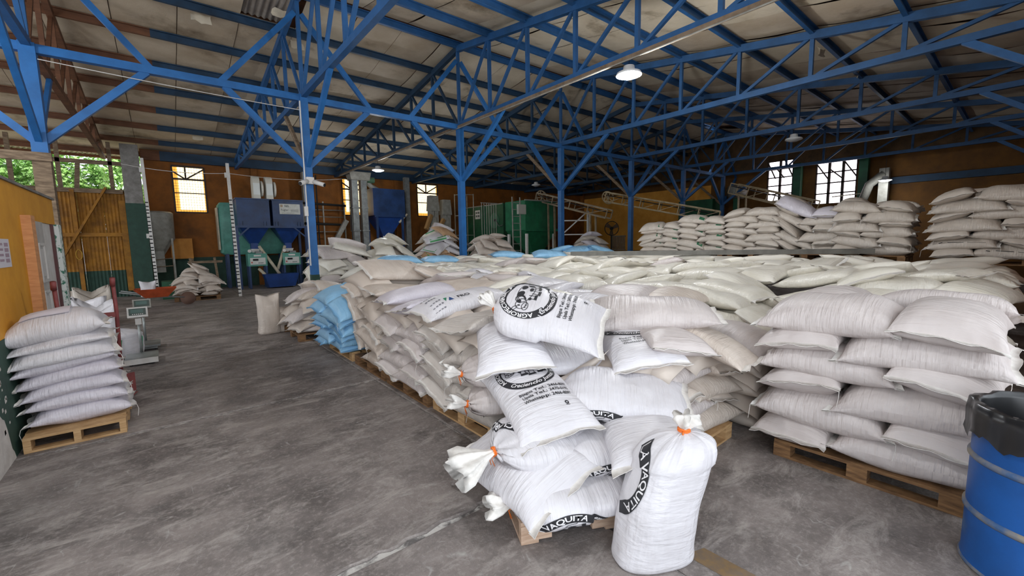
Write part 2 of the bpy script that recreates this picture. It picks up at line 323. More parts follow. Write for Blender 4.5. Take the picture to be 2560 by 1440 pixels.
for n, (a, b_, c, d) in enumerate((E1, E2), 4):
    wn = bpy.data.objects.new('window_%d' % n, None); COL.objects.link(wn); wn.location = (23.3, a, c); wn['kind'] = 'structure'
    nx, nz = (3, 4) if n == 4 else (2, 5)
    for i in range(nx):
        for j in range(nz):
            y0, y1 = a + (b_ - a) * i / nx, a + (b_ - a) * (i + 1) / nx; z0, z1 = c + (d - c) * j / nz, c + (d - c) * (j + 1) / nz
            obj('pane', MB().box(23.42, 23.44, y0 + .02, y1 - .02, z0 + .02, z1 - .02), SKYP, wn)
    for i in range(nx + 1): obj('mullion', MB().bar((23.36, a + (b_ - a) * i / nx, c), (23.36, a + (b_ - a) * i / nx, d), .09, .1), FRAMED, wn)
    for j in range(nz + 1): obj('transom', MB().bar((23.34, a, c + (d - c) * j / nz), (23.34, b_, c + (d - c) * j / nz), .05, .05), FRAMED, wn)
    zz = c + (d - c) * .55
    for k_ in range(3): obj('web_bar', MB().bar((23.3, a + (b_ - a) * k_ / 3, zz + .05), (23.3, a + (b_ - a) * (k_ + 1) / 3, d - .3 * (k_ % 2)), .05, .05), FRAMED, wn)
struct('wall_right', MB().box(5.2, 23.5, -1.15, -1.0, 0, 5.0), ORG)
# far left: corrugated gate, openings above it, concrete pillar
struct('wall_far_left', MB().box(-9, -2.62, 19.4, 19.6, 0, 3.5), ORG)
gt = thing('corrugated_gate', (-1.7, 19.3, 0), 'yellow corrugated gate with diagonal timber brace behind the white door', 'gate')
def corr(x0, x1, y, z0, z1, pitch=.09, amp=.018):
    n = int((x1 - x0) / pitch * 4); vs = []; 
    for k in range(n + 1):
        x = x0 + (x1 - x0) * k / n; yy = y + amp * math.sin(2 * PI * (x - x0) / pitch); vs += [(x, yy, z0), (x, yy, z1)]
    return MB().add(vs, [(2 * k, 2 * k + 2, 2 * k + 3, 2 * k + 1) for k in range(n)])
YELD = mat('dusty_yellow_sheet', '#a5701f', .7, '#7a5018', 3.5, bump=.2, bscale=20)
for x0 in (-2.62, -2.02, -1.42):
    obj('corrugated_sheet', corr(x0, x0 + .6, 19.36, .9, 3.5), YELD, gt, True); obj('corrugated_sheet', corr(x0, x0 + .6, 19.36, .0, .9), GRN, gt, True, 'dark green lower sheet')
obj('gate_post', MB().box(-1.04, -.88, 19.2, 19.32, .2, 3.2), YELD, gt); obj('gate_post', MB().box(-2.15, -2.05, 19.2, 19.3, 0, 3.5), YELD, gt)
obj('batten', MB().box(-2.6, -.9, 19.22, 19.3, 2.02, 2.14), YELD, gt); obj('batten', MB().box(-2.6, -.9, 19.22, 19.3, 3.42, 3.54), WOODO, gt)
obj('diagonal_brace', MB().bar((-2.55, 19.18, 1.2), (-1.3, 19.18, 3.6), .06, .16, (0, 1, 0)), YELD, gt)
obj('gate_hook', MB().tube([(-2.1 + .07 * math.cos(t), 19.15, 1.45 + .16 * math.sin(t)) for t in np.linspace(0, 2 * PI, 14)], .015, 5), mat('frayed_yellow_rope', '#a9802e', .8), gt)
cp = struct('wall_concrete_pillar', MB().box(-.85, -.4, 18.85, 19.25, 3.1, 5.0), CONC); obj('painted_base', MB().box(-.86, -.36, 18.84, 19.26, 0, 3.1), GRN, cp)
op = thing('opening_frame', (-2, 19.45, 3.5), 'timber framed mesh opening above the yellow gate showing trees outside', 'window frame')
obj('head_rail', MB().bar((-9, 19.45, 4.42), (-.8, 19.45, 4.42), .1, .12), WOODO, op); obj('sill_rail', MB().bar((-9, 19.45, 3.52), (-.8, 19.45, 3.52), .12, .1), WOODO, op)
for x in (-3.35, -2.35, -1.15): obj('stud', MB().bar((x, 19.45, 3.5), (x, 19.45, 5.1), .1, .1), WOODO, op)
obj('leaning_stud', MB().bar((-2.0, 19.45, 3.5), (-1.9, 19.45, 4.45), .11, .08), WOODO, op)
mm = MB()
for k in range(60): x = -9 + k * .14; mm.bar((x, 19.5, 3.52), (x + .45, 19.5, 4.42), .006, .006); mm.bar((x + .45, 19.5, 3.52), (x, 19.5, 4.42), .006, .006)
g = obj('wire_mesh', mm, DARK, op); g['kind'] = 'stuff'
tin = thing('lean_to_roof', (-4, 20.5, 5.1), 'sunlit corrugated tin lean-to roof beyond the mesh opening', 'roof')
vs = []; n = 240
for k in range(n + 1): x = -9 + 8.2 * k / n; zz = .018 * math.sin(2 * PI * x / .13); vs += [(x, 19.6, 5.35 + zz), (x, 23, 5.15 + zz)]
obj('tin_sheet', MB().add(vs, [(2 * k, 2 * k + 2, 2 * k + 3, 2 * k + 1) for k in range(n)]), mat('tin', '#d8d0bd', .6, '#b8ae98', 5), tin)
obj('tin_purlin', MB().bar((-9, 21.2, 5.2), (-.8, 21.2, 5.2), .08, .1), BROWN, tin); obj('tin_purlin', MB().bar((-9, 22.6, 5.1), (-.8, 22.6, 5.1), .08, .1), BROWN, tin)

# ------------------------------------------------------------------ roof
def zr(y): return 6.66 - .158 * abs(y - 9.85)                           # centre of the top chords
TX = [-1.35, 2.5, 6.35, 10.2, 14.05, 17.9, 21.7]
SPAN = 1.37; PY = [9.85 + SPAN * k for k in range(-7, 9) if k > -7]
PANELM = mat('foil_faced_insulation', '#dccfb9', .7, '#cbbca3', 1.6, col3='#8f7f69', scale3=.8, lo3=.6, hi3=.72, bump=.25, bscale=7, bstretch=(1, 1, 1), bdist=.03)
PANELT = mat('tan_stained_insulation', '#cbbba4', .7, '#b7a48b', 1.3, col3='#82705a', scale3=.7, lo3=.56, hi3=.7, bump=.25, bscale=7, bdist=.03)
vs = []; fs = []; xe = [-9.2 + .55 * k for k in range(60)]; m = MB()
deck = MB()
for a, b_, ya, yb in ((-9.2, 19.3, -1.4, 9.85), (20.5, 23.6, -1.4, 9.85), (19.3, 20.5, -1.4, 8.5), (-9.2, 23.6, 9.85, 21.2)):
    deck.add([(a, ya, zr(ya) + .3), (b_, ya, zr(ya) + .3), (b_, yb, zr(yb) + .3), (a, yb, zr(yb) + .3)], [(0, 1, 2, 3)])
ce = struct('ceiling', deck, BROWN)
rp = random.Random(11)
x = -9.1; wd = 1.08; tri = 0
while x < 23.3:
    for side in (-1, 1):
        ys = [9.85 + side * .06] + [9.85 + side * SPAN * k for k in range(1, 9)]
        if side < 0: ys = [y for y in ys if y > -1.5]
        skip = (side < 0 and 19.2 < x < 20.4)
        vs = []; fs = []; rows = []
        dz = rp.uniform(-.008, .012)
        for k in range(len(ys) - 1):
            if skip and k == 0: continue
            if side > 0 and abs(x - 1.7) < .54 and k == 0: continue       # torn bay: bare sheet shows
            sg = rp.uniform(.015, .05)
            for t in (0, .25, .5, .75):
                y = ys[k] + (ys[k + 1] - ys[k]) * t; rows.append((y, zr(y) + .21 + dz - sg * math.sin(PI * t)))
        yl = ys[-1]; rows.append((yl, zr(yl) + .21 + dz))
        for (y, z) in rows:
            for q in range(5): vs.append((x + .006 + (wd - .012) * q / 4, y, z - .006 * math.sin(PI * q / 4) + rp.uniform(-.002, .002)))
        for r_ in range(len(rows) - 1):
            for q in range(4): fs.append((r_ * 5 + q, r_ * 5 + q + 1, r_ * 5 + q + 6, r_ * 5 + q + 5))
        pnl = obj('roof_panel', MB().add(vs, fs), PANELT if (x < 2 or rp.random() < .3) else PANELM, ce, True)
    x += wd
obj('bare_sheet', corr(1.75, 2.75, 0, 0, 1, .12, .02).rot(0) if False else MB().add([(1.7 + .02 * k, y, zr(y) + .24 + .02 * math.sin(k * 2 * PI / 6)) for k in range(50) for y in (9.95, 11.2)], [(2 * k, 2 * k + 2, 2 * k + 3, 2 * k + 1) for k in range(49)]), mat('bare_roof_sheet', '#9a9188', .5, '#857a70', 4), ce, True)
for (px_, py_, s) in ((1.0, 11.5, .35), (2.35, 10.6, .3), (2.9, 11.6, .3), (1.2, 18.4, .3), (11.5, 3.2, .35), (13.6, 3.0, .3)):    # torn flaps of foil
    z0 = zr(py_) + .17; vs = [(px_ + s * (i / 4 - .5) + rp.uniform(-.02, .02), py_ + rp.uniform(-.03, .05), z0 - .16 * j / 2 - rp.uniform(0, .05)) for j in range(3) for i in range(5)]
    obj('torn_flap', MB().add(vs, [(j * 5 + i, j * 5 + i + 1, j * 5 + i + 6, j * 5 + i + 5) for j in range(2) for i in range(4)]), PANELM, ce, True)
# purlins
for k, y in enumerate(PY):
    side = 'ridge' if abs(y - 9.85) < .1 else ('near' if y < 9.85 else 'far'); q = int(round(abs(y - 9.85) / SPAN))
    lab = 'dark blue roof purlin running along the ridge' if side == 'ridge' else 'blue roof purlin on the %s slope, %s below the ridge' % ('window wall' if side == 'far' else 'near', ORD[q])
    p = thing('roof_purlin', (7, y, zr(y) + .02), lab, 'purlin', 'roof purlins')
    z = zr(y) + .1
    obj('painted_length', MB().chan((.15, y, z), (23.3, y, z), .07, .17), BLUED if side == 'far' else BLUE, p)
    obj('rusty_length', MB().chan((-9.1, y, z), (.15, y, z), .07, .17), BROWN, p, label='unpainted rusty brown end')
p = thing('eave_beam', (7, 20.38, 4.9), 'dark deep eave beam along the top of the window wall', 'beam')
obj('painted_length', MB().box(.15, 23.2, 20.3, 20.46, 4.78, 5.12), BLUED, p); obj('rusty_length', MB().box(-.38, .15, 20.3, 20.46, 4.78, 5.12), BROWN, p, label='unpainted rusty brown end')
# trusses
for n, X in enumerate(TX):
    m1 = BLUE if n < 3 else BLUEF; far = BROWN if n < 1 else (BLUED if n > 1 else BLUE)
    t = thing('roof_truss', (X, 9.85, 4.75), 'blue steel roof truss over the %s post from the left' % ORD[n + 1], 'truss', 'roof trusses')
    for s, mm_ in ((-1, m1), (1, far)):
        ye = -.95 if s < 0 else 20.45
        obj('top_chord', MB().bar((X, 9.85, zr(9.85)), (X, ye, zr(ye)), .1, .15), mm_, t)
        obj('bottom_chord', MB().bar((X, 9.85, 4.75), (X, ye, 4.75), .1, .12), mm_, t)
        k = 1; top = [9.85 + s * SPAN * q for q in range(0, 8)]
        for q in range(0, 8):
            y = top[q]
            if (s < 0 and y < -.5) or (s > 0 and y > 20): continue
            if q or s < 0: obj('vertical_strut', MB().bar((X, y, 4.78), (X, y, zr(y)), .07, .07), mm_, t)
            if q < 7 and (s > 0 or top[q + 1] > -.6): obj('diagonal_strut', MB().bar((X, y + s * .1, 4.8), (X, top[q + 1] - s * .06, zr(top[q + 1]) - .04), .06, .06), mm_, t)
# posts of the ridge row
for n, X in enumerate(TX):
    mm_ = BLUEB if n < 3 else BLUE
    lab = ['blue roof post on a grey timber stub, at the far left', 'blue roof post with the white security cameras', 'blue roof post beside the heap of green-printed sacks', 'fourth blue roof post from the left, before the open conveyor', 'fifth blue roof post from the left, at the green-printed stack', 'sixth blue roof post from the left', 'farthest blue roof post of the row'][n]
    t = thing('roof_post', (X, 9.85, 0), lab, 'post', 'row of blue roof posts')
    if n == 0:
        obj('post_shaft', MB().box(X - .09, X + .09, 9.76, 9.94, 3.1, 4.75), mm_, t); obj('timber_stub', MB().box(X - .1, X + .1, 9.75, 9.95, 0, 3.1), WOODO, t)
        obj('timber_rail', MB().bar((-4.6, 9.75, 3.06), (X + .12, 9.75, 3.06), .06, .13), WOODO, t)
    else:
        obj('post_shaft', MB().box(X - .075, X + .075, 9.775, 9.925, 1.0, 4.75), mm_, t); obj('post_base', MB().box(X - .08, X + .08, 9.77, 9.93, 0, 1.0), GRN, t, label='green painted base')
    for s in (-1, 1):
        obj('knee_brace', MB().bar((X + s * .04, 9.85, 3.3), (X + s * 1.37, 9.85, 4.64), .09, .11), mm_, t)
        obj('ridge_brace', MB().bar((X + s * 1.42, 9.85, 4.72), (X + s * .06, 9.85, 6.35), .07, .1), mm_, t)
    obj('side_brace', MB().bar((X, 9.82, 3.3), (X, 7.95, 4.72), .08, .1), mm_, t)
    obj('side_brace', MB().bar((X, 9.88, 3.3), (X, 11.5, 4.72), .06, .1), WOODO if n else mm_, t, label='weathered bare timber')
tb = thing('ridge_beam', (10, 9.85, 4.6), 'long blue beam joining the tops of the post row', 'beam')
for a, b_ in zip([-5.2] + TX[:-1], TX): obj('beam_length', MB().bar((a + .002, 9.85, 4.68), (b_ - .002, 9.85, 4.68), .12, .13), BLUEB if a < 6 else BLUE, tb)
# knee braces of the row on the right, outside the frame
for n, X in enumerate((10.2, 14.05, 17.9, 21.7)):
    t = thing('side_post', (X, -.75, 0), 'blue knee-braced side post at the right eave, %s from the near end' % ORD[n + 1], 'post', 'side posts at the right eave')
    obj('post_shaft', MB().box(X - .08, X + .08, -.83, -.67, 0, 4.75), BLUE, t); obj('side_brace', MB().bar((X, -.7, 3.5), (X, .9, 4.72), .08, .1), BLUE, t)
# cable tray with lamps under the third truss
ct = thing('cable_tray', (6.35, 9, 4.6), 'long brown timber cable tray along a truss carrying the round lamps', 'cable tray')
obj('tray_board', MB().bar((6.27, -.8, 4.67), (6.27, 19.5, 4.67), .05, .07), mat('tray_timber', '#8a7763', .7, '#6b5947', 6), ct)
obj('conduit', MB().tube([(6.22, -.8, 4.62), (6.22, 19.5, 4.62)], .012, 6), GREYM, ct)
LAMPG = mat('lamp_glow', '#ffffff', .5, emit='#f4faff', estr=40)
LAMPO = mat('lamp_off', '#d8d8d8', .5)
for lab, X, Y, Z, on, pw in (('bright round lamp hanging from the tray above the sacks', 6.35, 4.53, 4.42, 1, 240), ('small lit round lamp at the far end of the tray', 6.35, 15.46, 4.33, 1, 130), ('unlit round lamp hanging below the roof at right', 14.05, 4.45, 4.38, 0, 0), ('unlit round lamp above the dark conveyor', 14.05, 15.22, 4.3, 0, 0), ('lit lamp glaring beside the end wall windows', 21.7, 3.7, 3.75, 1, 22), ('added unseen fill lamp above the aisle, nearest the camera', 0.4, 2.2, 4.4, 1, 110), ('added unseen fill lamp over the yellow walled office', -3.2, 8.0, 4.4, 1, 130)):  # the last two lamps are added out of view to brighten the ceiling
    t = thing('hanging_lamp', (X, Y, Z), lab, 'lamp', 'round warehouse lamps')
    obj('lamp_housing', MB().lathe((X, Y, Z), [(.05, .16), (.09, .15), (.1, .07), (.2, .04), (.215, .0), (.205, 0), (.19, .01)], 28), LAMPO, t, True)
    d = obj('lamp_diffuser', MB().lathe((X, Y, Z), [(.001, -.055), (.09, -.045), (.16, -.018), (.19, .006), (.001, .012)], 28), LAMPG if on else LAMPO, t)
    obj('lamp_cable', MB().tube([(X, Y, Z + .15), (X, Y, max(4.72, Z + .3))], .006, 5), DARK, t)
    if on:
        l = bpy.data.lights.new('lamp_light', 'POINT'); l.energy = pw; l.shadow_soft_size = .12; l.color = (.94, .97, 1)
        lo = bpy.data.objects.new('lamp_light', l); COL.objects.link(lo); lo.parent = t; lo.location = (0, 0, -.2)
# ------------------------------------------------------------------ sacks
def sackmat(name, col, col2, sheen=.42):
    m = bpy.data.materials.new(name); m.use_nodes = True; nt = m.node_tree; N = nt.nodes; L = nt.links; b = N['Principled BSDF']
    uv = N.new('ShaderNodeUVMap'); uv.uv_map = 'UVMap'; oi = N.new('ShaderNodeObjectInfo')
    add = N.new('ShaderNodeVectorMath'); add.operation = 'MULTIPLY_ADD'; add.inputs[1].default_value = (1, 1, 1); L.new(uv.outputs[0], add.inputs[0])
    cmb = N.new('ShaderNodeCombineXYZ'); L.new(oi.outputs['Random'], cmb.inputs[2]); ml = N.new('ShaderNodeVectorMath'); ml.operation = 'SCALE'; ml.inputs['Scale'].default_value = 40; L.new(cmb.outputs[0], ml.inputs[0]); L.new(ml.outputs[0], add.inputs[2])
    def noise(sc, st, det, rough=.55, dist=0):
        mp = N.new('ShaderNodeMapping'); mp.inputs['Scale'].default_value = st; L.new(add.outputs[0], mp.inputs[0])
        n = N.new('ShaderNodeTexNoise'); n.inputs['Scale'].default_value = sc; n.inputs['Detail'].default_value = det; n.inputs['Roughness'].default_value = rough; n.inputs['Distortion'].default_value = dist; L.new(mp.outputs[0], n.inputs['Vector']); return n.outputs['Fac']
    def rng(s, a, c, lo=0, hi=1):
        r = N.new('ShaderNodeMapRange'); r.inputs[1].default_value = a; r.inputs[2].default_value = c; r.inputs[3].default_value = lo; r.inputs[4].default_value = hi; L.new(s, r.inputs[0]); return r.outputs[0]
    mx = N.new('ShaderNodeMix'); mx.data_type = 'RGBA'; mx.inputs[6].default_value = lin(col); mx.inputs[7].default_value = lin(col2); L.new(rng(noise(5, (1, 1, 1), 6), .38, .7), mx.inputs[0])
    L.new(mx.outputs[2], b.inputs['Base Color']); b.inputs['Roughness'].default_value = sheen; b.inputs['Specular IOR Level'].default_value = .45
    # fine creases that run around the filled sack, plus soft grainy lumps
    cr = noise(1, (55, 5, 1), 3, .5, .35); lump = noise(9, (1, 1, 1), 2)
    ad = N.new('ShaderNodeMath'); ad.operation = 'MULTIPLY_ADD'; L.new(lump, ad.inputs[0]); ad.inputs[1].default_value = 1.4; L.new(cr, ad.inputs[2])
    bp = N.new('ShaderNodeBump'); bp.inputs['Strength'].default_value = .75; bp.inputs['Distance'].default_value = .012; L.new(ad.outputs[0], bp.inputs['Height']); L.new(bp.outputs[0], b.inputs['Normal'])
    return m
SM = {k: sackmat(k + '_woven_sack', a, b_, s) for k, a, b_, s in (
    ('white', '#d9d6da', '#ccc8cb', .4), ('cream', '#e3ded3', '#d2ccbe', .36), ('mauve', '#cec5c2', '#beb4b1', .42), ('beige', '#cfc3b8', '#beb0a4', .45), ('grey', '#c3bbb4', '#b2a9a1', .45),
    ('blue', '#9acbec', '#86b9de', .42), ('taupe', '#c8beb3', '#b8ada1', .48), ('lilac', '#d4ced6', '#c6c0c8', .42), ('tan', '#c9a683', '#b58f6c', .5))}
HEMM = mat('white_hem_tape', '#ebe7e2', .6, '#dbd6d0', 30)
STITCH = mat('stitch_thread', '#b5aa9c', .7)
GX0, GY0, GS = -3.0, -1.0, 0.03
HG = np.zeros((640, 740), dtype=np.float32)                             # height of what lies below, x then y
def cells(x0, x1, y0, y1):
    i0 = max(0, int((x0 - GX0) / GS)); i1 = min(HG.shape[0], int((x1 - GX0) / GS) + 1); j0 = max(0, int((y0 - GY0) / GS)); j1 = min(HG.shape[1], int((y1 - GY0) / GS) + 1)
    return i0, i1, j0, j1
def raise_to(x0, x1, y0, y1, z):
    i0, i1, j0, j1 = cells(x0, x1, y0, y1); HG[i0:i1, j0:j1] = np.maximum(HG[i0:i1, j0:j1], z)
def basis(p, q): return np.stack([np.ones_like(p), p, q, p * p, p * q, q * q], -1)
class Shape:
    """one filled sack lying on whatever the height map holds under it"""
    def __init__(s, cx, cy, yaw, L, W, T, seed, tied=(0, 0), dz=0.0, stiff=.25, flat=.0, tilt=None, plane=None, lift=.37):
        s.lift = lift; s.c = (cx, cy); s.yaw = yaw; s.L, s.W, s.T = L, W, T; s.tied = tied; r = random.Random(seed); s.ph = [r.uniform(0, 6.28) for _ in range(8)]; s.amp = r.uniform(.7, 1.3); s.droop = r.uniform(.02, .16)
        ca, sa = math.cos(yaw), math.sin(yaw); s.ca, s.sa = ca, sa
        g = np.linspace(-.8, .8, 9); P, Q = np.meshgrid(g, g, indexing='ij'); lx = P * L / 2; ly = Q * W / 2
        X = cx + lx * ca - ly * sa; Y = cy + lx * sa + ly * ca
        I = np.clip(((X - GX0) / GS).astype(int), 2, HG.shape[0] - 3); J = np.clip(((Y - GY0) / GS).astype(int), 2, HG.shape[1] - 3)
        H = sum(HG[I + a, J + b] for a in (-2, 0, 2) for b in (-2, 0, 2)) / 9.0
        med = np.percentile(H, 60); H = np.clip(H, med - .13, med + .22)
        A = basis(P, Q).reshape(-1, 6); R = np.diag([0, .5, .5, 9, 9, 9]) * stiff * 4
        s.k = np.linalg.solve(A.T @ A + R, A.T @ H.ravel()); res = H.ravel() - A @ s.k; s.k[0] += max(0, np.percentile(res, 70)) * .45 + dz
        if tilt is not None: s.k[1:3] += np.array(tilt)
        if plane is not None: s.k = np.array([plane[0] - T * lift, plane[1], plane[2], -.012, 0, -.006])
    def S(s, x, y):
        p = np.clip(2 * x / s.L, -1.25, 1.25); q = np.clip(2 * y / s.W, -1.3, 1.3); return basis(p, q) @ s.k
    def prof(s, u):
        a = np.abs(u); t = s.T / 2 * np.clip(1 - a ** 3.6, 0, 1) ** .56 + .003; wd = s.W / 2 * (.93 + .11 * a ** 4)
        for k, e in enumerate((-1, 1)):
            if s.tied[k]:
                q = np.clip((u * e - .5) / .5, 0, 1); f = np.clip(1 - q ** 2.0, 0, 1) ** .62
                on = (u * e > .0); wd = np.where(on, s.W / 2 * .93 * f + .022, wd); t = np.where(on, s.T / 2 * (1.02 * f) + .02, t)
        return wd, t
    def P(s, u, th, off=0.0):
        u = np.asarray(u, float); th = np.asarray(th, float); wd, t = s.prof(u); c, sn = np.cos(th), np.sin(th); e = .82
        yc = np.sign(c) * np.abs(c) ** e; zc = np.sign(sn) * np.abs(sn) ** e; a = np.abs(u); sg = np.sign(u)
        y = wd * yc; z = t * zc * np.where(sn > 0, 1.04, .9)
        k = np.where(u < 0, s.tied[0], s.tied[1]); ear = (1 - k) * .024 * a ** 8 * np.abs(yc) ** 3
        x = u * s.L / 2 + sg * ear + .006 * a ** 8 * np.sin(7 * yc + s.ph[0])
        wr = (1 - k) * .006 * s.amp * a ** 4 * np.sin(11 * yc + s.ph[1] + 2 * u) * (1 - a ** 14) + k * .013 * np.clip((a - .45) / .5, 0, 1) ** 1.3 * np.sin(13 * th + s.ph[2])
        lump = .009 * s.amp * np.sin(2.6 * u + s.ph[3]) * np.sin(2 * th + s.ph[4]) * (1 - a ** 4) + .005 * np.sin(6 * u + 3 * yc + s.ph[5]) * (1 - a ** 4)
        z = z + np.sign(zc) * wr + lump * np.abs(zc); y = y + off * c; z = z + off * sn
        zz = s.S(x, y) + s.T * s.lift + z - s.droop * s.T * a ** 5
        return np.stack([s.c[0] + x * s.ca - y * s.sa, s.c[1] + x * s.sa + y * s.ca, zz], -1)
    def stamp(s):
        ext = (s.L + s.W) / 2; i0, i1, j0, j1 = cells(s.c[0] - ext, s.c[0] + ext, s.c[1] - ext, s.c[1] + ext)
        X = GX0 + (np.arange(i0, i1) + .5) * GS; Y = GY0 + (np.arange(j0, j1) + .5) * GS; X, Y = np.meshgrid(X, Y, indexing='ij')
        dx, dy = X - s.c[0], Y - s.c[1]; lx = dx * s.ca + dy * s.sa; ly = -dx * s.sa + dy * s.ca; u = 2 * lx / s.L; wd, t = s.prof(np.clip(u, -1, 1)); v = ly / wd
        ins = (np.abs(u) < .97) & (np.abs(v) < .97); top = s.S(lx, ly) + s.T * s.lift + t * 1.02 * (1 - np.clip(np.abs(v), 0, 1) ** 2.4) ** .45 - .012
        HG[i0:i1, j0:j1] = np.where(ins, np.maximum(HG[i0:i1, j0:j1], top), HG[i0:i1, j0:j1])
def grid_uv(nu, nt):
    return None
def sack_geo(sh, nu=22, nt=22):
    us = np.sin(np.linspace(-PI / 2, PI / 2, nu)) * .5 + np.linspace(-1, 1, nu) * .5; us[0], us[-1] = -1, 1
    ths = np.arange(nt) * 2 * PI / nt + .05; U, T = np.meshgrid(us, ths, indexing='ij'); V = sh.P(U, T).reshape(-1, 3)
    f = [(i * nt + k, i * nt + (k + 1) % nt, (i + 1) * nt + (k + 1) % nt, (i + 1) * nt + k) for i in range(nu - 1) for k in range(nt)]
    f = [q[::-1] for q in f] + [tuple(range(nt)), tuple((nu - 1) * nt + k for k in range(nt))[::-1]]
    return V, f, us, nt
def sack_mesh(name, sh, m, origin, nu=22, nt=22):
    V, f, us, nt = sack_geo(sh, nu, nt); nu = len(us); per = 2.4 * sh.W; uv = []
    for i in range(nu - 1):
        for k in range(nt):
            q = [(us[i], k / nt), (us[i], (k + 1) / nt), (us[i + 1], (k + 1) / nt), (us[i + 1], k / nt)][::-1]
            uv += [(a * sh.L / 2, b_ * per) for a, b_ in q]
    uv += [(0, 0)] * (2 * nt)
    return mk(name, V - np.array(origin), f, m, True, uv)
SEED = [100]
HIDE = {101, 106, 109, 114, 117, 122, 123, 129, 173, 178, 181, 185, 186, 189, 223, 224, 228, 231, 236, 361, 365, 368, 369, 370, 371, 372, 373, 374, 375, 376, 377, 388, 390, 391, 392, 393, 394, 395, 398, 399, 400, 414, 415, 417, 418, 421, 422, 423, 429, 434, 437, 445, 449, 454, 456, 457, 460, 462, 471, 472, 473, 475, 476, 477, 478, 479, 482, 484, 487, 488, 489, 491, 492, 494, 495, 496, 497, 498, 499, 500, 501, 517, 605, 645, 648, 649, 672, 673, 699, 700, 724, 725, 775, 776, 779, 781, 783, 785, 787, 789, 791, 793, 795, 797, 799, 801, 803, 805, 807, 809, 811, 813, 823, 825, 827, 829, 831, 833, 835, 837, 839, 841, 843, 845, 847, 849, 851, 853, 855, 857, 859, 861, 867, 873, 875, 885, 895, 897, 899, 901, 903, 905, 907, 909, 911, 913, 915, 917, 921, 935, 937, 939, 941, 943, 945, 947, 949, 951, 953, 955, 957, 959, 961, 965, 973, 977, 979, 981, 985, 989, 995, 997, 999, 1001, 1003, 1005, 1007, 1009, 1011, 1013, 1015, 1017, 1019, 1021, 1023, 1025, 1051, 1052}
LOWV, LOWF, FARV, FARF = [], [], [], []
def low_sack(cx, cy, yaw, L, W, T, far=False, lift=.37):
    """sacks buried in a stack: kept as plain filler geometry in one object"""
    SEED[0] += 1; sh = Shape(cx, cy, yaw, L, W, T, SEED[0], lift=lift); V, f, us, nt = sack_geo(sh, *((12, 12) if far else (8, 8))); LV_, LF_ = (FARV, FARF) if far else (LOWV, LOWF); k = sum(len(a) for a in LV_); LV_.append(V); LF_.extend(tuple(i + k for i in q) for q in f); sh.stamp(); return sh
def sack(cx, cy, yaw, label, col='cream', L=.74, W=.48, T=.185, name='grain_sack', group=None, tied=(0, 0), hem=(1, 1), nu=22, nt=22, cat='sack', stiff=.25, dz=0, tilt=None, thread=False, tieangle=None, plane=None, lift=.37, ruff=1.0):
    SEED[0] += 1; sh = Shape(cx, cy, yaw, L, W, T, SEED[0], tied, dz, stiff, tilt=tilt, plane=plane, lift=lift); org = (cx, cy, float(sh.S(np.array(0.), np.array(0.))))
    if SEED[0] in HIDE:
        V, f, us, nt_ = sack_geo(sh, 12, 12); LV_, LF_ = (FARV, FARF) if cy > 2.4 and 3.2 < cx < 10 and cy < 9.8 else (LOWV, LOWF); k = sum(len(a) for a in LV_); LV_.append(V); LF_.extend(tuple(i + k for i in q) for q in f); sh.stamp(); sh.o = None; return sh
    o = bpy.data.objects.new(name, sack_mesh(name, sh, SM[col], org, nu, nt)); o['seed'] = SEED[0]; COL.objects.link(o); o.location = org; tag(o, label, cat, group); sh.stamp(); sh.o = o
    for k, e in enumerate((-1, 1)):
        if tied[k]: tied_end(sh, e, o, SM[col], tieangle, ruff)
        elif hem[k]:
            n = 15; yc = np.linspace(-1, 1, n); th = np.arccos(np.clip(yc, -1, 1)) if False else np.where(np.abs(yc) > .999, np.where(yc > 0, 0, PI), np.arccos(np.sign(yc) * np.abs(yc) ** (1 / .82)))
            base = sh.P(np.full(n, float(e)), th); dirv = np.array([sh.ca, sh.sa, 0]) * e; r = random.Random(SEED[0] * 7 + k); ph = r.uniform(0, 6); dn = r.uniform(-.5, .3)
            wv = .007 * np.sin(9 * yc + ph) + .004 * np.sin(21 * yc)
            tip = base + dirv * (.034 + .006 * np.sin(5 * yc + ph))[:, None]; tip[:, 2] += wv + dn * .02; inn = base - dirv * .012
            vs = []; 
            for zo in (.005, -.005): vs += [inn + [0, 0, zo], base + [0, 0, zo], tip + [0, 0, zo * .4]]
            Vh = np.concatenate(vs); fs = []
            for b_ in (0, 3):
                for r_ in (0, 1):
                    for i in range(n - 1):
                        a0 = (b_ + r_) * n + i; q = (a0, a0 + 1, a0 + n + 1, a0 + n); fs.append(q if b_ else q[::-1])
            fs += [(2 * n + i, 2 * n + i + 1, 5 * n + i + 1, 5 * n + i) for i in range(n - 1)]
            h = bpy.data.objects.new('sewn_hem', mk('sewn_hem', Vh - np.array(org), fs, SM[col] if col in ('blue',) else HEMM, True)); COL.objects.link(h); h.parent = o
            if thread:
                q = tip[0]; b2 = MB().tube([q, q + [0.01 * e, 0, -.04], q + [0.0, .01, -.11]], .0018, 4); obj('sewing_thread', b2, HEMM, o)
    return sh
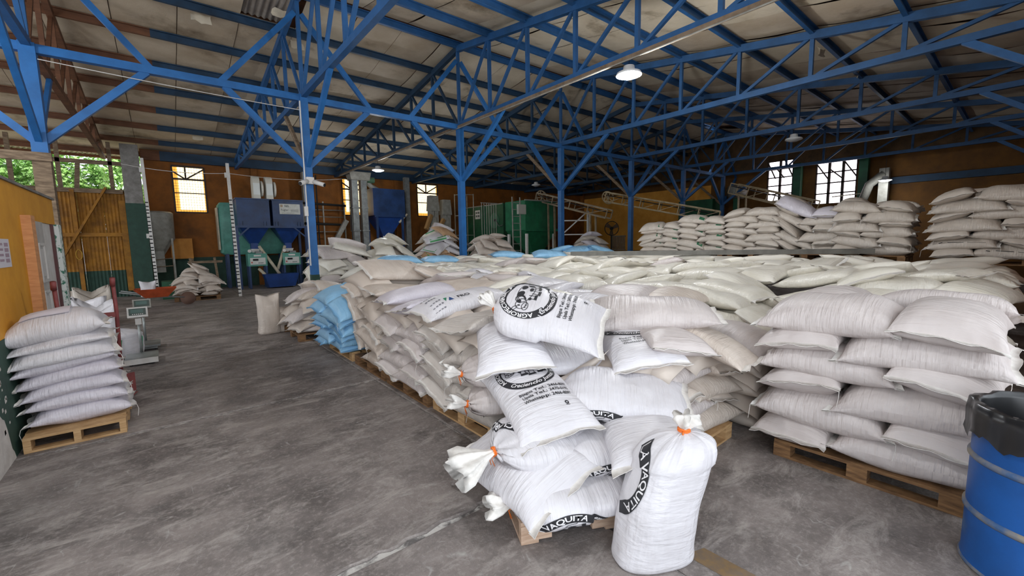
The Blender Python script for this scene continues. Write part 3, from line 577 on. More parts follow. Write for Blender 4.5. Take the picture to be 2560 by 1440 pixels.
def tied_end(sh, e, o, m, ang=None, rs=1.0):
    """gathered neck: fluted ruff and orange cord"""
    r = random.Random(SEED[0] + 5); p = sh.P(np.full(8, float(e)), np.arange(8) * PI / 4).mean(0); d = np.array([sh.ca * e, sh.sa * e, 0.0]); 
    up = ang if ang is not None else .35; d = d * math.cos(up) + np.array([0, 0, math.sin(up)]); d /= np.linalg.norm(d); a = np.cross(d, [0, 0, 1]); a /= np.linalg.norm(a); b_ = np.cross(d, a)
    n = 30; vs = []; prof = [(-.02, .03), (.005, .021), (.03, .03), (.07, .055), (.115, .08), (.15, .075)]
    for i, (t, rad) in enumerate(prof):
        t = t * (1 if i < 2 else rs); rad = rad * (1 + (rs - 1) * max(0, i - 1) / 4)
        for k in range(n):
            th = 2 * PI * k / n; fl_ = 1 + (.32 * math.sin(7 * th + sh.ph[6]) + .2 * math.sin(3 * th + sh.ph[7])) * min(1, i / 3); q = rad * fl_
            vs.append(p + d * (t + .02 * math.sin(3 * th + sh.ph[5]) * (i > 3)) + a * math.cos(th) * q + b_ * math.sin(th) * q * .55 - np.array([0, 0, .25 * t * t * 6 * .2]))
    inner = len(prof); fs = [(i * n + k, i * n + (k + 1) % n, (i + 1) * n + (k + 1) % n, (i + 1) * n + k) for i in range(inner - 1) for k in range(n)]
    c = len(vs); vs.append(p + d * .06); fs += [((inner - 1) * n + k, (inner - 1) * n + (k + 1) % n, c) for k in range(n)]
    obj('neck_ruff', MB().add(vs, fs), HEMM, o, True)
    t = MB(); 
    for kk in (-.004, .006): t.tube([p + d * (.004 + kk) + (a * math.cos(x) + b_ * math.sin(x)) * .025 for x in np.linspace(0, 2 * PI, 14)], .006, 6, False)
    for kk in range(2): q = p + a * .02 * (1 if kk else -1); t.tube([q, q + d * .03 + [0, 0, -.03], q + d * .02 + [.01, 0, -.08 - .03 * kk]], .0025, 4)
    obj('tie_cord', t, ORANGE, o, True)

# ---- flat print wrapped on a sack: a = across the sack, b = down from the tied (u=-1) end, in metres
_tc = {}
def text_geo(body, size, shear=0.0, bold=0.0, align='CENTER', space=1.0):
    key = (body, size, shear, bold, align, space)
    if key in _tc: return _tc[key]
    cu = bpy.data.curves.new('lettering', 'FONT'); cu.body = body; cu.size = size; cu.shear = shear; cu.offset = bold; cu.align_x = align; cu.resolution_u = 3; cu.space_character = space
    ob = bpy.data.objects.new('lettering', cu); COL.objects.link(ob); dg = bpy.context.evaluated_depsgraph_get(); dg.update(); me = bpy.data.meshes.new_from_object(ob.evaluated_get(dg))
    v = np.array([tuple(x.co)[:2] for x in me.vertices]) if len(me.vertices) else np.zeros((0, 2)); f = [tuple(p.vertices) for p in me.polygons]
    bpy.data.objects.remove(ob); bpy.data.curves.remove(cu); bpy.data.meshes.remove(me); _tc[key] = (v, f); return v, f
class Print:
    def __init__(s): s.v = np.zeros((0, 2)); s.f = []
    def add(s, v, f): k = len(s.v); s.v = np.concatenate([s.v, np.asarray(v, float).reshape(-1, 2)]); s.f += [tuple(i + k for i in q) for q in f]; return s
    def text(s, body, size, a, b, **k): v, f = text_geo(body, size, **k); return s.add(v * [1, -1] + [a, b], f)
    def arc_text(s, body, size, ca, cb, R, mid, inside=False, **k):
        v, f = text_geo(body, size, **k)
        if not inside: th = mid - v[:, 0] / R; rr = R + v[:, 1]; return s.add(np.stack([ca + rr * np.cos(th), cb - rr * np.sin(th)], -1), f)
        th = mid + v[:, 0] / R; rr = R - v[:, 1]; return s.add(np.stack([ca + rr * np.cos(th), cb - rr * np.sin(th)], -1), f)
    def ring(s, ca, cb, r0, r1, n=72, a0=0, a1=2 * PI, nr=3, sy=1.0):
        vs = []; fs = []
        for i in range(nr + 1):
            for k in range(n + 1):
                t = a0 + (a1 - a0) * k / n; r = r0 + (r1 - r0) * i / nr; vs.append((ca + r * math.cos(t), cb - r * sy * math.sin(t)))
        fs = [(i * (n + 1) + k, i * (n + 1) + k + 1, (i + 1) * (n + 1) + k + 1, (i + 1) * (n + 1) + k) for i in range(nr) for k in range(n)]
        return s.add(vs, fs)
    def blob(s, pts): return s.add(pts, [tuple(range(len(pts)))])
    def stroke(s, pts, wd=.005):
        P = np.array(pts, float); d = np.gradient(P, axis=0); d /= np.linalg.norm(d, axis=1)[:, None] + 1e-9; nrm = np.stack([-d[:, 1], d[:, 0]], -1) * wd / 2
        n = len(P); return s.add(np.concatenate([P + nrm, P - nrm]), [(i, i + 1, n + i + 1, n + i) for i in range(n - 1)])
    def rect(s, a0, a1, b0, b1, n=8):
        vs = [(a0 + (a1 - a0) * i / n, b) for b in (b0, b1) for i in range(n + 1)]; return s.add(vs, [(i, i + 1, n + 2 + i, n + 1 + i) for i in range(n)])
def apply_print(sh, pr, name, m, off=.004, side=0.0, flip=-1):
    if sh.o is None: return
    u = (pr.v[:, 1] - sh.L / 2) / (sh.L / 2); th = PI / 2 + flip * pr.v[:, 0] / (.52 * sh.W) * 1.08 + side
    V = sh.P(np.clip(u, -1, 1), th, off); o = sh.o; o2 = bpy.data.objects.new(name, mk(name, V - np.array(o.location), pr.f, m, True)); COL.objects.link(o2); o2.parent = o; return o2
def ell(ca, cb, ra, rb, n=20, rot=0.0, a0=0, a1=2 * PI):
    t = np.linspace(a0, a1, n); x = ra * np.cos(t); y = rb * np.sin(t); return np.stack([ca + x * math.cos(rot) - y * math.sin(rot), cb + x * math.sin(rot) + y * math.cos(rot)], -1)
WHITEP = mat('white_print', '#e2dfe0', .5)
def shop_print(sh, flip=-1, phone=True, side=0.0):
    ca, cb = 0, .27; R0, R1 = .165, .225
    k = Print().ring(ca, cb, R0, R1); apply_print(sh, k, 'logo_ring', BLACKP, .003, side, flip)
    k = Print().arc_text('AGROPECUARIA LA VAQUITA', .055, ca, cb, .179, PI / 2, bold=.0012, space=.98).arc_text('Creciendo Juntos', .05, ca, cb, .208, 3 * PI / 2, True, shear=.35, bold=.001)
    apply_print(sh, k, 'logo_lettering', WHITEP, .0055, side, flip)
    c = Print()                                                         # spotted cow inside the ring
    c.stroke(ell(.03, .25, .1, .062, 26, .12), .005).blob(ell(.07, .225, .03, .022, 12, .4)).blob(ell(.0, .215, .022, .03, 12, -.4)).blob(ell(.05, .285, .024, .016, 12)).blob(ell(.105, .27, .016, .024, 12))
    c.stroke(ell(-.085, .245, .048, .042, 22), .005).stroke(ell(-.105, .28, .036, .024, 20), .005).blob(ell(-.115, .282, .006, .008, 8)).blob(ell(-.095, .286, .006, .008, 8))
    c.blob(ell(-.1, .232, .007, .012, 10)).blob(ell(-.072, .232, .007, .012, 10)).stroke(ell(-.13, .205, .026, .012, 14, .6), .005).stroke(ell(-.045, .205, .026, .012, 14, -.6), .005).blob(ell(-.06, .222, .016, .018, 10))
    for x, y in ((-.02, .33), (.02, .345), (.075, .335), (.115, .325)):
        c.stroke([(x - .012, y - .045), (x - .014, y)], .004).stroke([(x + .014, y - .045), (x + .014, y)], .004).blob([(x - .017, y), (x + .019, y), (x + .023, y + .022), (x - .022, y + .022)])
    c.stroke(np.array([(-.045, .27), (-.03, .262), (-.015, .245), (-.01, .225)]), .012).blob(ell(-.035, .3, .012, .014, 10)).stroke([(.128, .235), (.15, .25), (.152, .29), (.16, .3)], .005)
    apply_print(sh, c, 'logo_cow', BLACKP, .0035, side, flip)
    if phone:
        t = Print(); 
        for i, line in enumerate(('Bijagua Tel.: 2466-8097', 'Upala Tel.: 2470-0192', 'Whatsapp: 2466-8097')): t.text(line, .036, .03, .55 + i * .042, bold=.0006)
        apply_print(sh, t, 'phone_lines', BLACKP, .004, side, flip); apply_print(sh, Print().stroke(ell(.1, .70, .012, .009, 12), .008).rect(.085, .115, .716, .719, 2), 'print_mark', BLACKP, .004, side, flip)
def scribble(sh, body, a=0.0, b=.2, size=.05, m=None):
    apply_print(sh, Print().text(body, size, a, b, shear=.3), 'marker_writing', m or mat('marker_ink', '#4a4a50', .6), .004)

# ---- pallets
def pallet(cx, cy, yaw, label, m, style='block', sx=1.1, sy=1.0, z=0.0, group='wooden pallets'):
    p = thing('wooden_pallet', (cx, cy, z), label, 'pallet', group); h = .13
    def fin(name, b, mm=m): b.rot(yaw, (cx, cy, 0)); return obj(name, b, mm, p)
    x0, y0 = cx - sx / 2, cy - sy / 2; n = 6; bw = .12; r = random.Random(int(cx * 100 + cy * 37))
    for i in range(n):
        y = y0 + (sy - bw) * i / (n - 1); j = r.uniform(-.012, .012); fin('deck_board', MB().box(x0 + j, x0 + sx + j, y, y + bw, z + h - .022, z + h))
    if style == 'stringer':
        for i in range(3):
            x = x0 + (sx - .045) * i / 2
            b = MB(); e = .0
            for (a, c, zz) in ((0, .16, .02), (.16, .38, .06), (.38, .62, .02), (.62, .84, .06), (.84, 1, .02)): b.box(x, x + .045, y0 + sy * a, y0 + sy * c, z + zz, z + h - .022)
            fin('stringer', b)
        for i in range(3): y = y0 + (sy - .1) * i / 2; fin('bottom_board', MB().box(x0, x0 + sx, y, y + .1, z + .002, z + .02))
    else:
        for i in range(3):
            for j in range(3): x = x0 + (sx - .11) * i / 2; y = y0 + (sy - .11) * j / 2; fin('block', MB().box(x, x + .11, y, y + .11, z + .018, z + h - .04))
            x = x0 + (sx - .11) * i / 2; fin('cross_board', MB().box(x, x + .11, y0, y0 + sy, z + h - .04, z + h - .022)); 
        for j in range(3): y = y0 + (sy - .1) * j / 2; fin('bottom_board', MB().box(x0, x0 + sx, y, y + .1, z + .001, z + .018))
    c, s = math.cos(yaw), math.sin(yaw); i0, i1, j0, j1 = cells(cx - 1, cx + 1, cy - 1, cy + 1)
    X = GX0 + (np.arange(i0, i1) + .5) * GS; Y = GY0 + (np.arange(j0, j1) + .5) * GS; X, Y = np.meshgrid(X, Y, indexing='ij'); lx = (X - cx) * c + (Y - cy) * s; ly = -(X - cx) * s + (Y - cy) * c
    HG[i0:i1, j0:j1] = np.where((np.abs(lx) < sx / 2 + .12) & (np.abs(ly) < sy / 2 + .12), np.maximum(HG[i0:i1, j0:j1], z + h), HG[i0:i1, j0:j1]); return p
R = random.Random(42)
J = lambda a: R.uniform(-a, a)
def pinwheel(cx, cy, layer, L, W, yaw=0.0):
    """four sacks round a square, mirrored every other layer: (side, role, x, y, angle)"""
    o = (L + W) / 2; a = o - W / 2; e = o - L / 2; q = []
    if layer % 2: spec = [('near', 'long', -e, -a, 0), ('right', 'long', a, -e, PI / 2), ('far', 'long', e, a, PI), ('left', 'long', -a, e, -PI / 2)]
    else: spec = [('near', 'long', e, -a, PI), ('right', 'long', a, e, -PI / 2), ('far', 'long', -e, a, 0), ('left', 'long', -a, -e, PI / 2)]
    c, s = math.cos(yaw), math.sin(yaw)
    return [(nm, cx + x * c - y * s, cy + x * s + y * c, an + yaw) for nm, _, x, y, an in spec]
LV = ['bottom', 'second', 'third', 'fourth', 'fifth', 'sixth', 'seventh', 'eighth', 'ninth', 'tenth', 'eleventh', 'twelfth']
def stack(cx, cy, desc, col, layers=6, L=.72, W=.47, T=.178, show=('left',), yaw=0.0, group=None, top=True, cols=None, face='aisle', hem=True, skip=0, jit=.02, res=20, stiff=1.0, lean=(0, 0), marks=None):
    """a pallet of crossed sacks; sacks whose face shows are things, the buried ones filler"""
    T *= 1.12
    for ly in range(layers):
        for nm, x, y, an in pinwheel(cx, cy, ly, L, W, yaw):
            x += J(jit) + lean[0] * ly; y += J(jit) + lean[1] * ly; an += J(.07); last = ly == layers - 1
            # on each face one sack lies lengthwise and the next shows its end
            ends = {'left': 'near' if ly % 2 else 'far', 'near': 'right' if ly % 2 else 'left', 'right': 'far' if ly % 2 else 'near', 'far': 'left' if ly % 2 else 'right'}
            vis = [f for f in show if f == nm] ; viE = [f for f in show if ends[f] == nm]
            c = (cols(ly, nm) if cols else col)
            if (vis or viE) and not (last and top == 'skip'):
                pose = 'lengthwise' if vis else 'end-on'
                if vis and viE: pose = 'corner'
                lab = '%s sack, %s layer of the %s, %s' % (c, 'top' if last else LV[ly], desc, {'lengthwise': 'lengthwise', 'end-on': 'end out', 'corner': 'at its corner'}[pose])
                if len(show) > 1 and pose != 'corner': lab += ', %s face' % {'left': 'aisle', 'near': 'front', 'right': 'right', 'far': 'back'}[(vis or viE)[0]]
                sk = sack(x, y, an, lab, c, L + J(.02), W + J(.02), T + J(.012), group=group or 'sacks of the ' + desc, thread=R.random() < .2, stiff=stiff, lift=.38, nu=res, nt=res, hem=(1, 1) if hem else (0, 0))
                if marks and sk.o and vis: marks(sk, ly, -1.15 if math.sin(an) > 0 else 1.15)
            elif last and top and top != 'skip':
                sack(x, y, an, '%s sack on top of the %s, %s one' % (c, desc, {'left': 'the aisle-side', 'near': 'the front', 'right': 'the inner', 'far': 'the back'}[nm]), c, L, W, T, group=group or 'sacks of the ' + desc, nu=res, nt=res, lift=.38, stiff=stiff)
            else: low_sack(x, y, an, L, W, T, lift=.38)
# left column along the aisle
PX = 2.42
pallet(PX, 6.45, PI / 2, 'pallet under the stack of blue sacks', WOODN, sx=1.05); pallet(PX, 5.3, PI / 2, 'weathered pallet under the beige stack beside the blue one', WOODD, sx=1.02)
pallet(PX, 4.22, PI / 2, 'dark pallet under the lilac stack', WOODD, sx=1.02); pallet(PX + .03, 3.14, PI / 2, 'brown pallet under the grey ribbed stack', WOODN, sx=1.04)
stack(PX - .06, 6.5, 'blue stack', 'blue', 6, show=('left', 'near'), L=.7, W=.47, T=.19, yaw=.03, jit=.03, lean=(-.02, -.055))
stack(PX, 5.3, 'beige stack', 'beige', 6, show=('left',), L=.66, W=.45, T=.168, yaw=-.02, jit=.03, top='skip')
stack(PX, 4.22, 'lilac stack', 'mauve', 6, show=('left',), L=.66, W=.45, T=.168, jit=.03, top='skip')
stack(PX + .02, 3.14, 'grey ribbed stack', 'grey', 6, show=('left', 'near'), L=.67, W=.45, T=.168, yaw=.03, top='skip', jit=.025)
# drum-side stack
pallet(4.02, .62, PI / 2, 'brown block pallet under the right front stack', WOODD, sx=1.0, sy=1.1)
stack(4.05, .63, 'drum-side stack', 'mauve', 6, L=.74, W=.48, T=.225, show=('left',), res=26, jit=.015)
# corner stack between the two
pallet(3.12, 2.0, 0, 'pale pallet under the corner stack', WOODN, sx=.8, sy=1.1)
stack(3.1, 2.05, 'corner stack', 'beige', 5, L=.7, W=.46, T=.175, show=('near', 'left'), top='skip', res=24, jit=.04, cols=lambda ly, nm: 'mauve' if ly in (1, 3) and nm == 'near' else 'beige')
# ---- the sea of sacks: pallets under it and its buried layers
FX = [3.62, 4.84, 6.06, 7.28, 8.5, 9.66]; FY = [3.1, 4.36, 5.6, 6.84, 8.04, 9.1]
field = [(x, y) for x in FX for y in FY] + [(4.28 + 1.22 * k, 1.92) for k in range(5)] + [(5.3 + 1.22 * k, .68) for k in range(4)]
for n, (x, y) in enumerate(field):
    if y < 2.5 and x < 5.6:                                             # pallets whose faces show through the gaps: packed to the floor
        for ly in range(6):
            for nm, a, b_, an in pinwheel(x, y, ly, .72, .47): low_sack(a + J(.02), b_ + J(.02), an + J(.05), .72, .47, .178)
        continue
    zb = .84 + J(.03) + (.08 if x > 6 else 0); raise_to(x - .61, x + .61, y - .63, y + .63, zb)
    if x < 6:
        for nm, a, b_, an in pinwheel(x, y, 1, .7, .46): low_sack(a, b_, an, .74, .5, .16)
    else: raise_to(x - .61, x + .61, y - .63, y + .63, 1.02 + J(.03))
rows = {}
cand = []
for (x, y) in field:
    for nm, a, b_, an in pinwheel(x, y, R.randint(0, 1), .74, .5): cand.append((a + J(.05), b_ + J(.05), an + J(.2)))
    cand.append((x + J(.05), y + J(.05), R.uniform(0, 3.1)))
cand += [(5.0, 1.25, .4), (5.75, 1.3, 1.2), (4.9, 1.95, .2), (6.3, 1.2, .3)]
cand = [c for c in cand if not (c[0] > 9.9 and c[1] < 6.9)]
cand.sort(key=lambda c: (round((c[0] - 2.9) / .62), c[1]))
cnt = {}
def fcol(x, y):
    if x > 4.2 and R.random() < .8: return 'cream'
    return R.choice(['cream', 'beige', 'mauve', 'cream', 'white'])
FIELD = []
for (x, y, an) in cand:
    far = x > 7.6 or y > 8.9
    if far: low_sack(x, y, an, .78, .52, .2, True); continue
    rw = int(round((x - 2.9) / .62)) + 1; cnt[rw] = cnt.get(rw, 0) + 1
    FIELD.append(sack(x, y, an, 'pale sack atop the main field, %s row from the aisle, %s from the drum side' % (ORD[rw], ORD[cnt[rw]]), fcol(x, y), .78 + J(.03), .53 + J(.03), .19 + J(.02), group='sacks on top of the main field', hem=(R.random() < .5, R.random() < .5), nu=18, nt=18, stiff=.35))
    if R.random() < .12: scribble(FIELD[-1], R.choice(['IV', 'II', 'LV', '7', 'L1']), 0, .3, .07)
# blue sacks thrown on the far edge of the field
for k, (x, y, an, lab) in enumerate([(2.5, 6.55, .5, 'light blue sack lying on top of the blue stack corner'), (3.9, 8.6, .1, 'light blue sack on the field left of the third post'), (5.2, 9.1, -.3, 'light blue sack on the field at the foot of the third post'), (6.7, 8.3, -.5, 'light blue sack right of the third post'), (7.5, 7.6, -.6, 'light blue sack before the fourth post'), (9.4, 8.4, -.5, 'blue sack on the far edge by the fifth post'), (9.9, 7.9, -.5, 'blue sack with a twisted neck by the green-printed stack'), (9.0, 8.9, -.6, 'half hidden blue sack right of the fourth post')]):
    sack(x, y, an, lab, 'blue', .85, .52, .2, name='blue_sack', group='blue sacks on the field', stiff=.6)
# grey beam lying across the field
bz = 1.26; bz = .05 + max(float(HG[int((7 + 2.75 * k / 40 - GX0) / GS), int((6.45 - 4.7 * k / 40 - GY0) / GS)]) for k in range(41)); b0, b1 = Vector((7.0, 6.45, bz)), Vector((9.75, 1.75, bz + .02))
tag(obj('loose_beam', MB().bar(b0, b1, .16, .09), mat('grey_galvanised_beam', '#77756e', .55, '#5f5d57', 4)), 'long grey beam lying across the top of the sack field', 'beam')
# ---- special sacks of the left column
FRO = sack(2.27, 3.6, -.03, 'white printed sack with a green and blue logo, atop the grey ribbed stack', 'white', .9, .52, .185, group=None, nu=28, nt=24, stiff=.7, tilt=(0, .07))
v_, f_ = text_geo('FRO', .075, bold=.001, align='LEFT'); apply_print(FRO, Print().add(np.stack([-.14 + v_[:, 1], .34 + v_[:, 0]], -1), f_), 'printed_name', BLACKP, .004)
apply_print(FRO, Print().add([(-.16, .2), (-.08, .24), (-.08, .2)], [(0, 1, 2)]), 'printed_logo', mat('print_green', '#2f7a58', .6), .004); apply_print(FRO, Print().add([(-.16, .23), (-.16, .29), (-.08, .27)], [(0, 1, 2)]), 'printed_logo', mat('print_navy', '#2c4a7c', .6), .004)
t = Print()
for k in range(5):
    for q in range(4): t.rect(-.2 + k * .085, -.2 + k * .085 + .012 + .004 * q, .06 + q * .03, .08 + q * .03, 2)
apply_print(FRO, t, 'printed_bars', mat('faded_print', '#77757c', .7), .004, .25)
sack(2.3, 3.06, .06, 'grey ribbed sack draped over the front corner of the grey stack', 'grey', .98, .54, .185, nu=28, nt=24, stiff=.3)
sack(2.29, 4.1, -.05, 'lilac sack on the aisle edge next to the printed one', 'lilac', .9, .52, .18, nu=24, nt=22, stiff=.6); sack(2.29, 4.58, -.08, 'lilac sack on the aisle edge next to the big beige one', 'lilac', .88, .52, .18, nu=24, nt=22, stiff=.6)
sack(2.38, 5.08, -.06, 'big beige sack with pencil marks on top of the beige stack', 'beige', .95, .56, .19, nu=24, nt=22, stiff=.6); sack(2.45, 5.55, .05, 'beige sack on top of the beige stack, against the blue sacks', 'beige', .85, .5, .17, nu=24, nt=22, stiff=.6)
for k, y in enumerate((3.3, 3.85, 4.4, 4.95, 5.5, 6.05)): sack(2.92 + J(.05), y, 1.4 + J(.3), 'pale sack in the second row behind the aisle edge, %s from the near end' % ORD[k + 1], R.choice(['beige', 'mauve', 'cream']), .78, .5, .185, group='sacks on top of the main field', nu=20, nt=20, stiff=.5)
# ---- corner stack tops
sack(2.98, 1.78, -2.2, 'grey-mauve sack nosing out from under the top of the corner stack', 'mauve', .76, .46, .19, nu=26, nt=24, stiff=.6); sack(3.28, 1.62, -1.5, 'beige sack with its sewn end over the corner stack edge', 'beige', .74, .48, .18, nu=26, nt=24, stiff=.6)
sack(3.3, 2.32, .3, 'cream sack at the back of the corner stack top', 'cream', .78, .5, .19, nu=24, plane=(.99, 0, .02))
tp = sack(3.1, 1.95, -.95, 'shiny mauve sack with a loose white hem, topmost of the corner stack', 'mauve', .95, .52, .2, nu=28, nt=26, stiff=.5)
# ---- printed sacks on the small front pallet
O2, E1_, E2_ = np.array([1.37, 1.63]), np.array([.903, -.43]), np.array([.43, .903]); A1 = math.atan2(-.43, .903); A2 = math.atan2(-.903, -.43)
def at(a, b_): p = O2 + E1_ * a + E2_ * b_; return float(p[0]), float(p[1])
cx, cy = at(.55, .43); pallet(cx, cy, A1 + PI / 2, 'pale notched pallet under the printed sacks in front', WOODP, 'stringer', .86, 1.1)
G = 'printed sacks on the front pallet'; kw = dict(group=G, nu=36, nt=36)
for ly in range(2):
    for a, b_, an in ((.9, .42, A1), (.42, .68, A1), (.85, .72, A1), (.5, .95, A1)): 
        if ly and b_ < .5: continue
        low_sack(*at(a, b_), an, .7, .46, .16)
s1 = sack(1.75, 1.56, -.5, 'white sack flat on the front pallet with an orange-tied neck at left', 'white', .78, .48, .18, tied=(1, 0), tieangle=.15, plane=(.2, .01, .0), **kw); shop_print(s1, -1, False, 2.3)
s10 = sack(2.12, 1.6, -.47, 'white sack behind the standing sack, dark print band along its side', 'white', .78, .5, .18, tied=(1, 0), plane=(.35, 0, .01), **kw); shop_print(s10, -1, False, 2.3)
s2 = sack(1.58, 1.9, -1.6, 'white sack with its long sewn seam sagging over the bottom printed sack', 'white', .8, .5, .18, plane=(.31, 0, .085), **kw)
s4c = sack(2.08, 2.5, -.45, 'grey-white sack with a tied neck, low on the aisle side of the printed sacks', 'mauve', .78, .48, .18, tied=(1, 0), plane=(.44, 0, 0), **kw)
s3 = sack(1.82, 1.84, -.2, 'white sack with a big white ruff hanging at its left end', 'white', .82, .5, .16, tied=(1, 0), tieangle=-.15, ruff=1.75, plane=(.41, -.02, .03), **kw); shop_print(s3, -1, False, -.7)
s9 = sack(2.17, 1.42, -2.3, 'plain white sack right of the ruffed sack, sewn end out', 'white', .76, .5, .17, plane=(.48, .02, .03), **kw)
s4b = sack(2.1, 2.62, -.42, 'pale mauve sack with an orange cord, beneath the plain pillow sack', 'mauve', .78, .48, .18, tied=(1, 0), plane=(.63, 0, 0), **kw)
s4 = sack(1.87, 2.08, -1.9, 'printed sack facing the aisle with full cow emblem and phone lines', 'white', .84, .52, .185, hem=(0, 1), plane=(.61, -.08, .035), **kw); shop_print(s4)
s8 = sack(2.32, 1.68, -.9, 'white sack with pleated orange-tied neck and dark band below', 'white', .82, .5, .19, tied=(1, 0), tieangle=.6, plane=(.6, -.01, .05), **kw); shop_print(s8, -1, False, 2.25)
s5b = sack(2.36, 2.28, -.5, 'white sack with a small black mark, half hidden under the plain one', 'white', .76, .48, .18, plane=(.72, 0, .03), **kw)
s5 = sack(2.05, 2.55, -2.15, 'plain white pillow sack lying under the topmost printed sack', 'white', .82, .54, .19, plane=(.875, -.09, .025), **kw)
s7 = sack(2.8, 1.93, -2.22, 'printed sack right of the topmost one, its sewn end toward the camera', 'white', .82, .52, .18, hem=(0, 1), plane=(.84, -.03, .03), **kw); shop_print(s7)
s6 = sack(2.22, 2.31, -1.0, 'topmost printed sack with a tied ruff at left and round cow emblem', 'white', .82, .54, .19, tied=(1, 0), tieangle=.8, plane=(1.09, -.07, .12), **kw); shop_print(s6)
# ---- upper tier on the far side of the field
def far_marks(sk, ly, side):
    if ly > 1: return
    e = 1 if side < 0 else -1; q = Print().stroke([(0, .14), (.02, .18)], .02); q.rect(-.008, .008, .24, .42, 2).rect(-.005, .005, .46, .66, 2); q.v[:, 1] = q.v[:, 1] if e < 0 else .78 - q.v[:, 1]; apply_print(sk, q, 'printed_line', BLACKP, .004, side)
PGREEN = mat('print_dark_green', '#2e6b4c', .6)
def green_marks(sk, ly, side): apply_print(sk, Print().rect(-.07, .07, .5 if ly % 2 else .08, .62 if ly % 2 else .2, 3), 'green_print_patch', PGREEN, .004, side * .7)
UT = [(10.62, 6.35, .25, 6, 'green-printed stack', 'taupe', .62, .42, .175), (10.75, 5.2, .12, 6, 'second far stack', 'taupe', .68, .45, .188), (10.78, 4.02, .05, 7, 'third far stack', 'taupe', .7, .45, .185), (10.8, 2.95, .0, 6, 'fourth far stack', 'lilac', .68, .45, .2), (10.45, 1.86, .03, 6, 'fifth far stack', 'taupe', .68, .44, .205), (10.4, .42, -.03, 7, 'far right stack', 'taupe', .78, .48, .2)]
for n, (x, y, yw, nl, desc, c, L, W_, T_) in enumerate(UT):
    raise_to(x - .6, x + .6, y - .6, y + .6, 1.16)
    pallet(x, y, yw + PI / 2, 'thin pallet under the %s' % desc, WOODD, sx=1.0, sy=1.0, z=1.16)
    stack(x, y, desc, c, nl, L=L, W=W_, T=T_, show=('left',), yaw=yw, res=16, marks=far_marks if n == 5 else (green_marks if n < 2 else None), jit=.03, top=True, hem=n in (4, 5, 3), cols=(lambda ly, nm: 'lilac' if ly >= 5 else 'taupe') if n == 3 else None)
# ---- heaps standing behind the field
def heap(cx, cy, w_, d_, layers, desc, c, L=.7, W_=.45, T_=.18, base=True, zb=0.0, pal=True, seed=1, jit=.08, mixc=None):
    r = random.Random(seed)
    if pal: pallet(cx, cy, r.uniform(-.1, .1), 'pallet under the %s' % desc, WOODD, sx=w_, sy=d_, z=zb)
    else: raise_to(cx - w_ / 2, cx + w_ / 2, cy - d_ / 2, cy + d_ / 2, zb)
    for ly in range(layers):
        q = 0; sh_ = .9 if ly < layers - 1 else .55
        for i in (-1, 1):
            for j in (-1, 1):
                x = cx + i * w_ * .25 * sh_ + r.uniform(-jit, jit); y = cy + j * d_ * .25 * sh_ + r.uniform(-jit, jit); an = (0 if ly % 2 else PI / 2) + r.uniform(-.35, .35)
                if j > 0 and ly < layers - 1: low_sack(x, y, an, L, W_, T_); continue
                q += 1; sk = sack(x, y, an, '%s sack in the %s, %s layer, %s from left' % (mixc[(ly + q) % len(mixc)] if mixc else c, desc, 'top' if ly == layers - 1 else LV[ly], ORD[q]), mixc[(ly + q) % len(mixc)] if mixc else c, L, W_, T_, group='sacks of the ' + desc, nu=16, nt=16, thread=False)
                if desc == 'green-printed bundle' and sk.o and r.random() < .7: apply_print(sk, Print().rect(-.12, -.02, .1, .6, 3).rect(.03, .07, .1, .6, 3), 'green_print_band', mat('print_bright_green', '#4f9c62', .6), .005, r.choice((-1.0, .2, 1.0)))
heap(8.1, 10.9, 1.5, 1.1, 11, 'heap right of the third post', 'beige', .8, .5, .205, seed=4, pal=False)
heap(12.3, 10.4, 1.4, 1.1, 11, 'heap before the big fan', 'taupe', .75, .47, .2, seed=7, pal=False, mixc=['taupe', 'taupe', 'lilac'])
heap(.72, 16.6, 1.15, 1.1, 7, 'far aisle heap', 'beige', .62, .42, .155, seed=3)
heap(3.3, 10.75, 1.5, 1.0, 10, 'heap behind the camera post', 'cream', .8, .5, .18, seed=8, pal=False, mixc=['cream', 'mauve', 'cream'])
heap(4.6, 10.6, 1.3, 1.0, 9, 'low heap beside the green bundle', 'cream', .78, .5, .19, seed=9, pal=False)
heap(2.2, 8.35, 1.1, 1.2, 6, 'slumped heap behind the blue stack', 'beige', .66, .44, .17, seed=12, jit=.1, mixc=['beige', 'mauve', 'beige'])
# green printed bundle
heap(6.5, 11.5, 1.2, .9, 12, 'green-printed bundle', 'white', .7, .5, .18, seed=15, jit=.1, pal=False, mixc=['white', 'cream', 'tan', 'white'])
# ---- single stack on the small pallet at left
pallet(-.7, 5.42, 0, 'new pine pallet under the eight-sack stack at left', WOODN, 'stringer', .62, .8)
for k in range(8):
    s = sack(-.69 + J(.02) - .012 * k, 5.38 + J(.02), J(.05) + .03, '%s sack of the eight-high pile by the yellow wall' % ('topmost white' if k == 7 else LV[k] + ' white'), 'white' if k > 4 else 'lilac', .6, .48, (.185, .165, .17, .16, .165, .16, .1, .27)[k], group='eight-high pile by the yellow wall', nu=24, nt=22, stiff=1.2, lift=.42, thread=k % 2 == 0)
z = s.P(np.array([0.]), np.array([PI / 2]))[0][2]
tag(obj('paper_sheet', MB().box(-.95, -.68, 5.25, 5.46, z + .003, z + .006).rot(.15, (-.8, 5.35, 0))), 'sheet of white paper lying on the eight-high pile', 'paper') if False else None
ps = MB(); n = 6; vs = []
for zo in (.012, .009):
    for i in range(n + 1):
        for j in range(n + 1): x, y = -.98 + .3 * i / n, 5.24 + .22 * j / n; vs.append((x, y, 0))
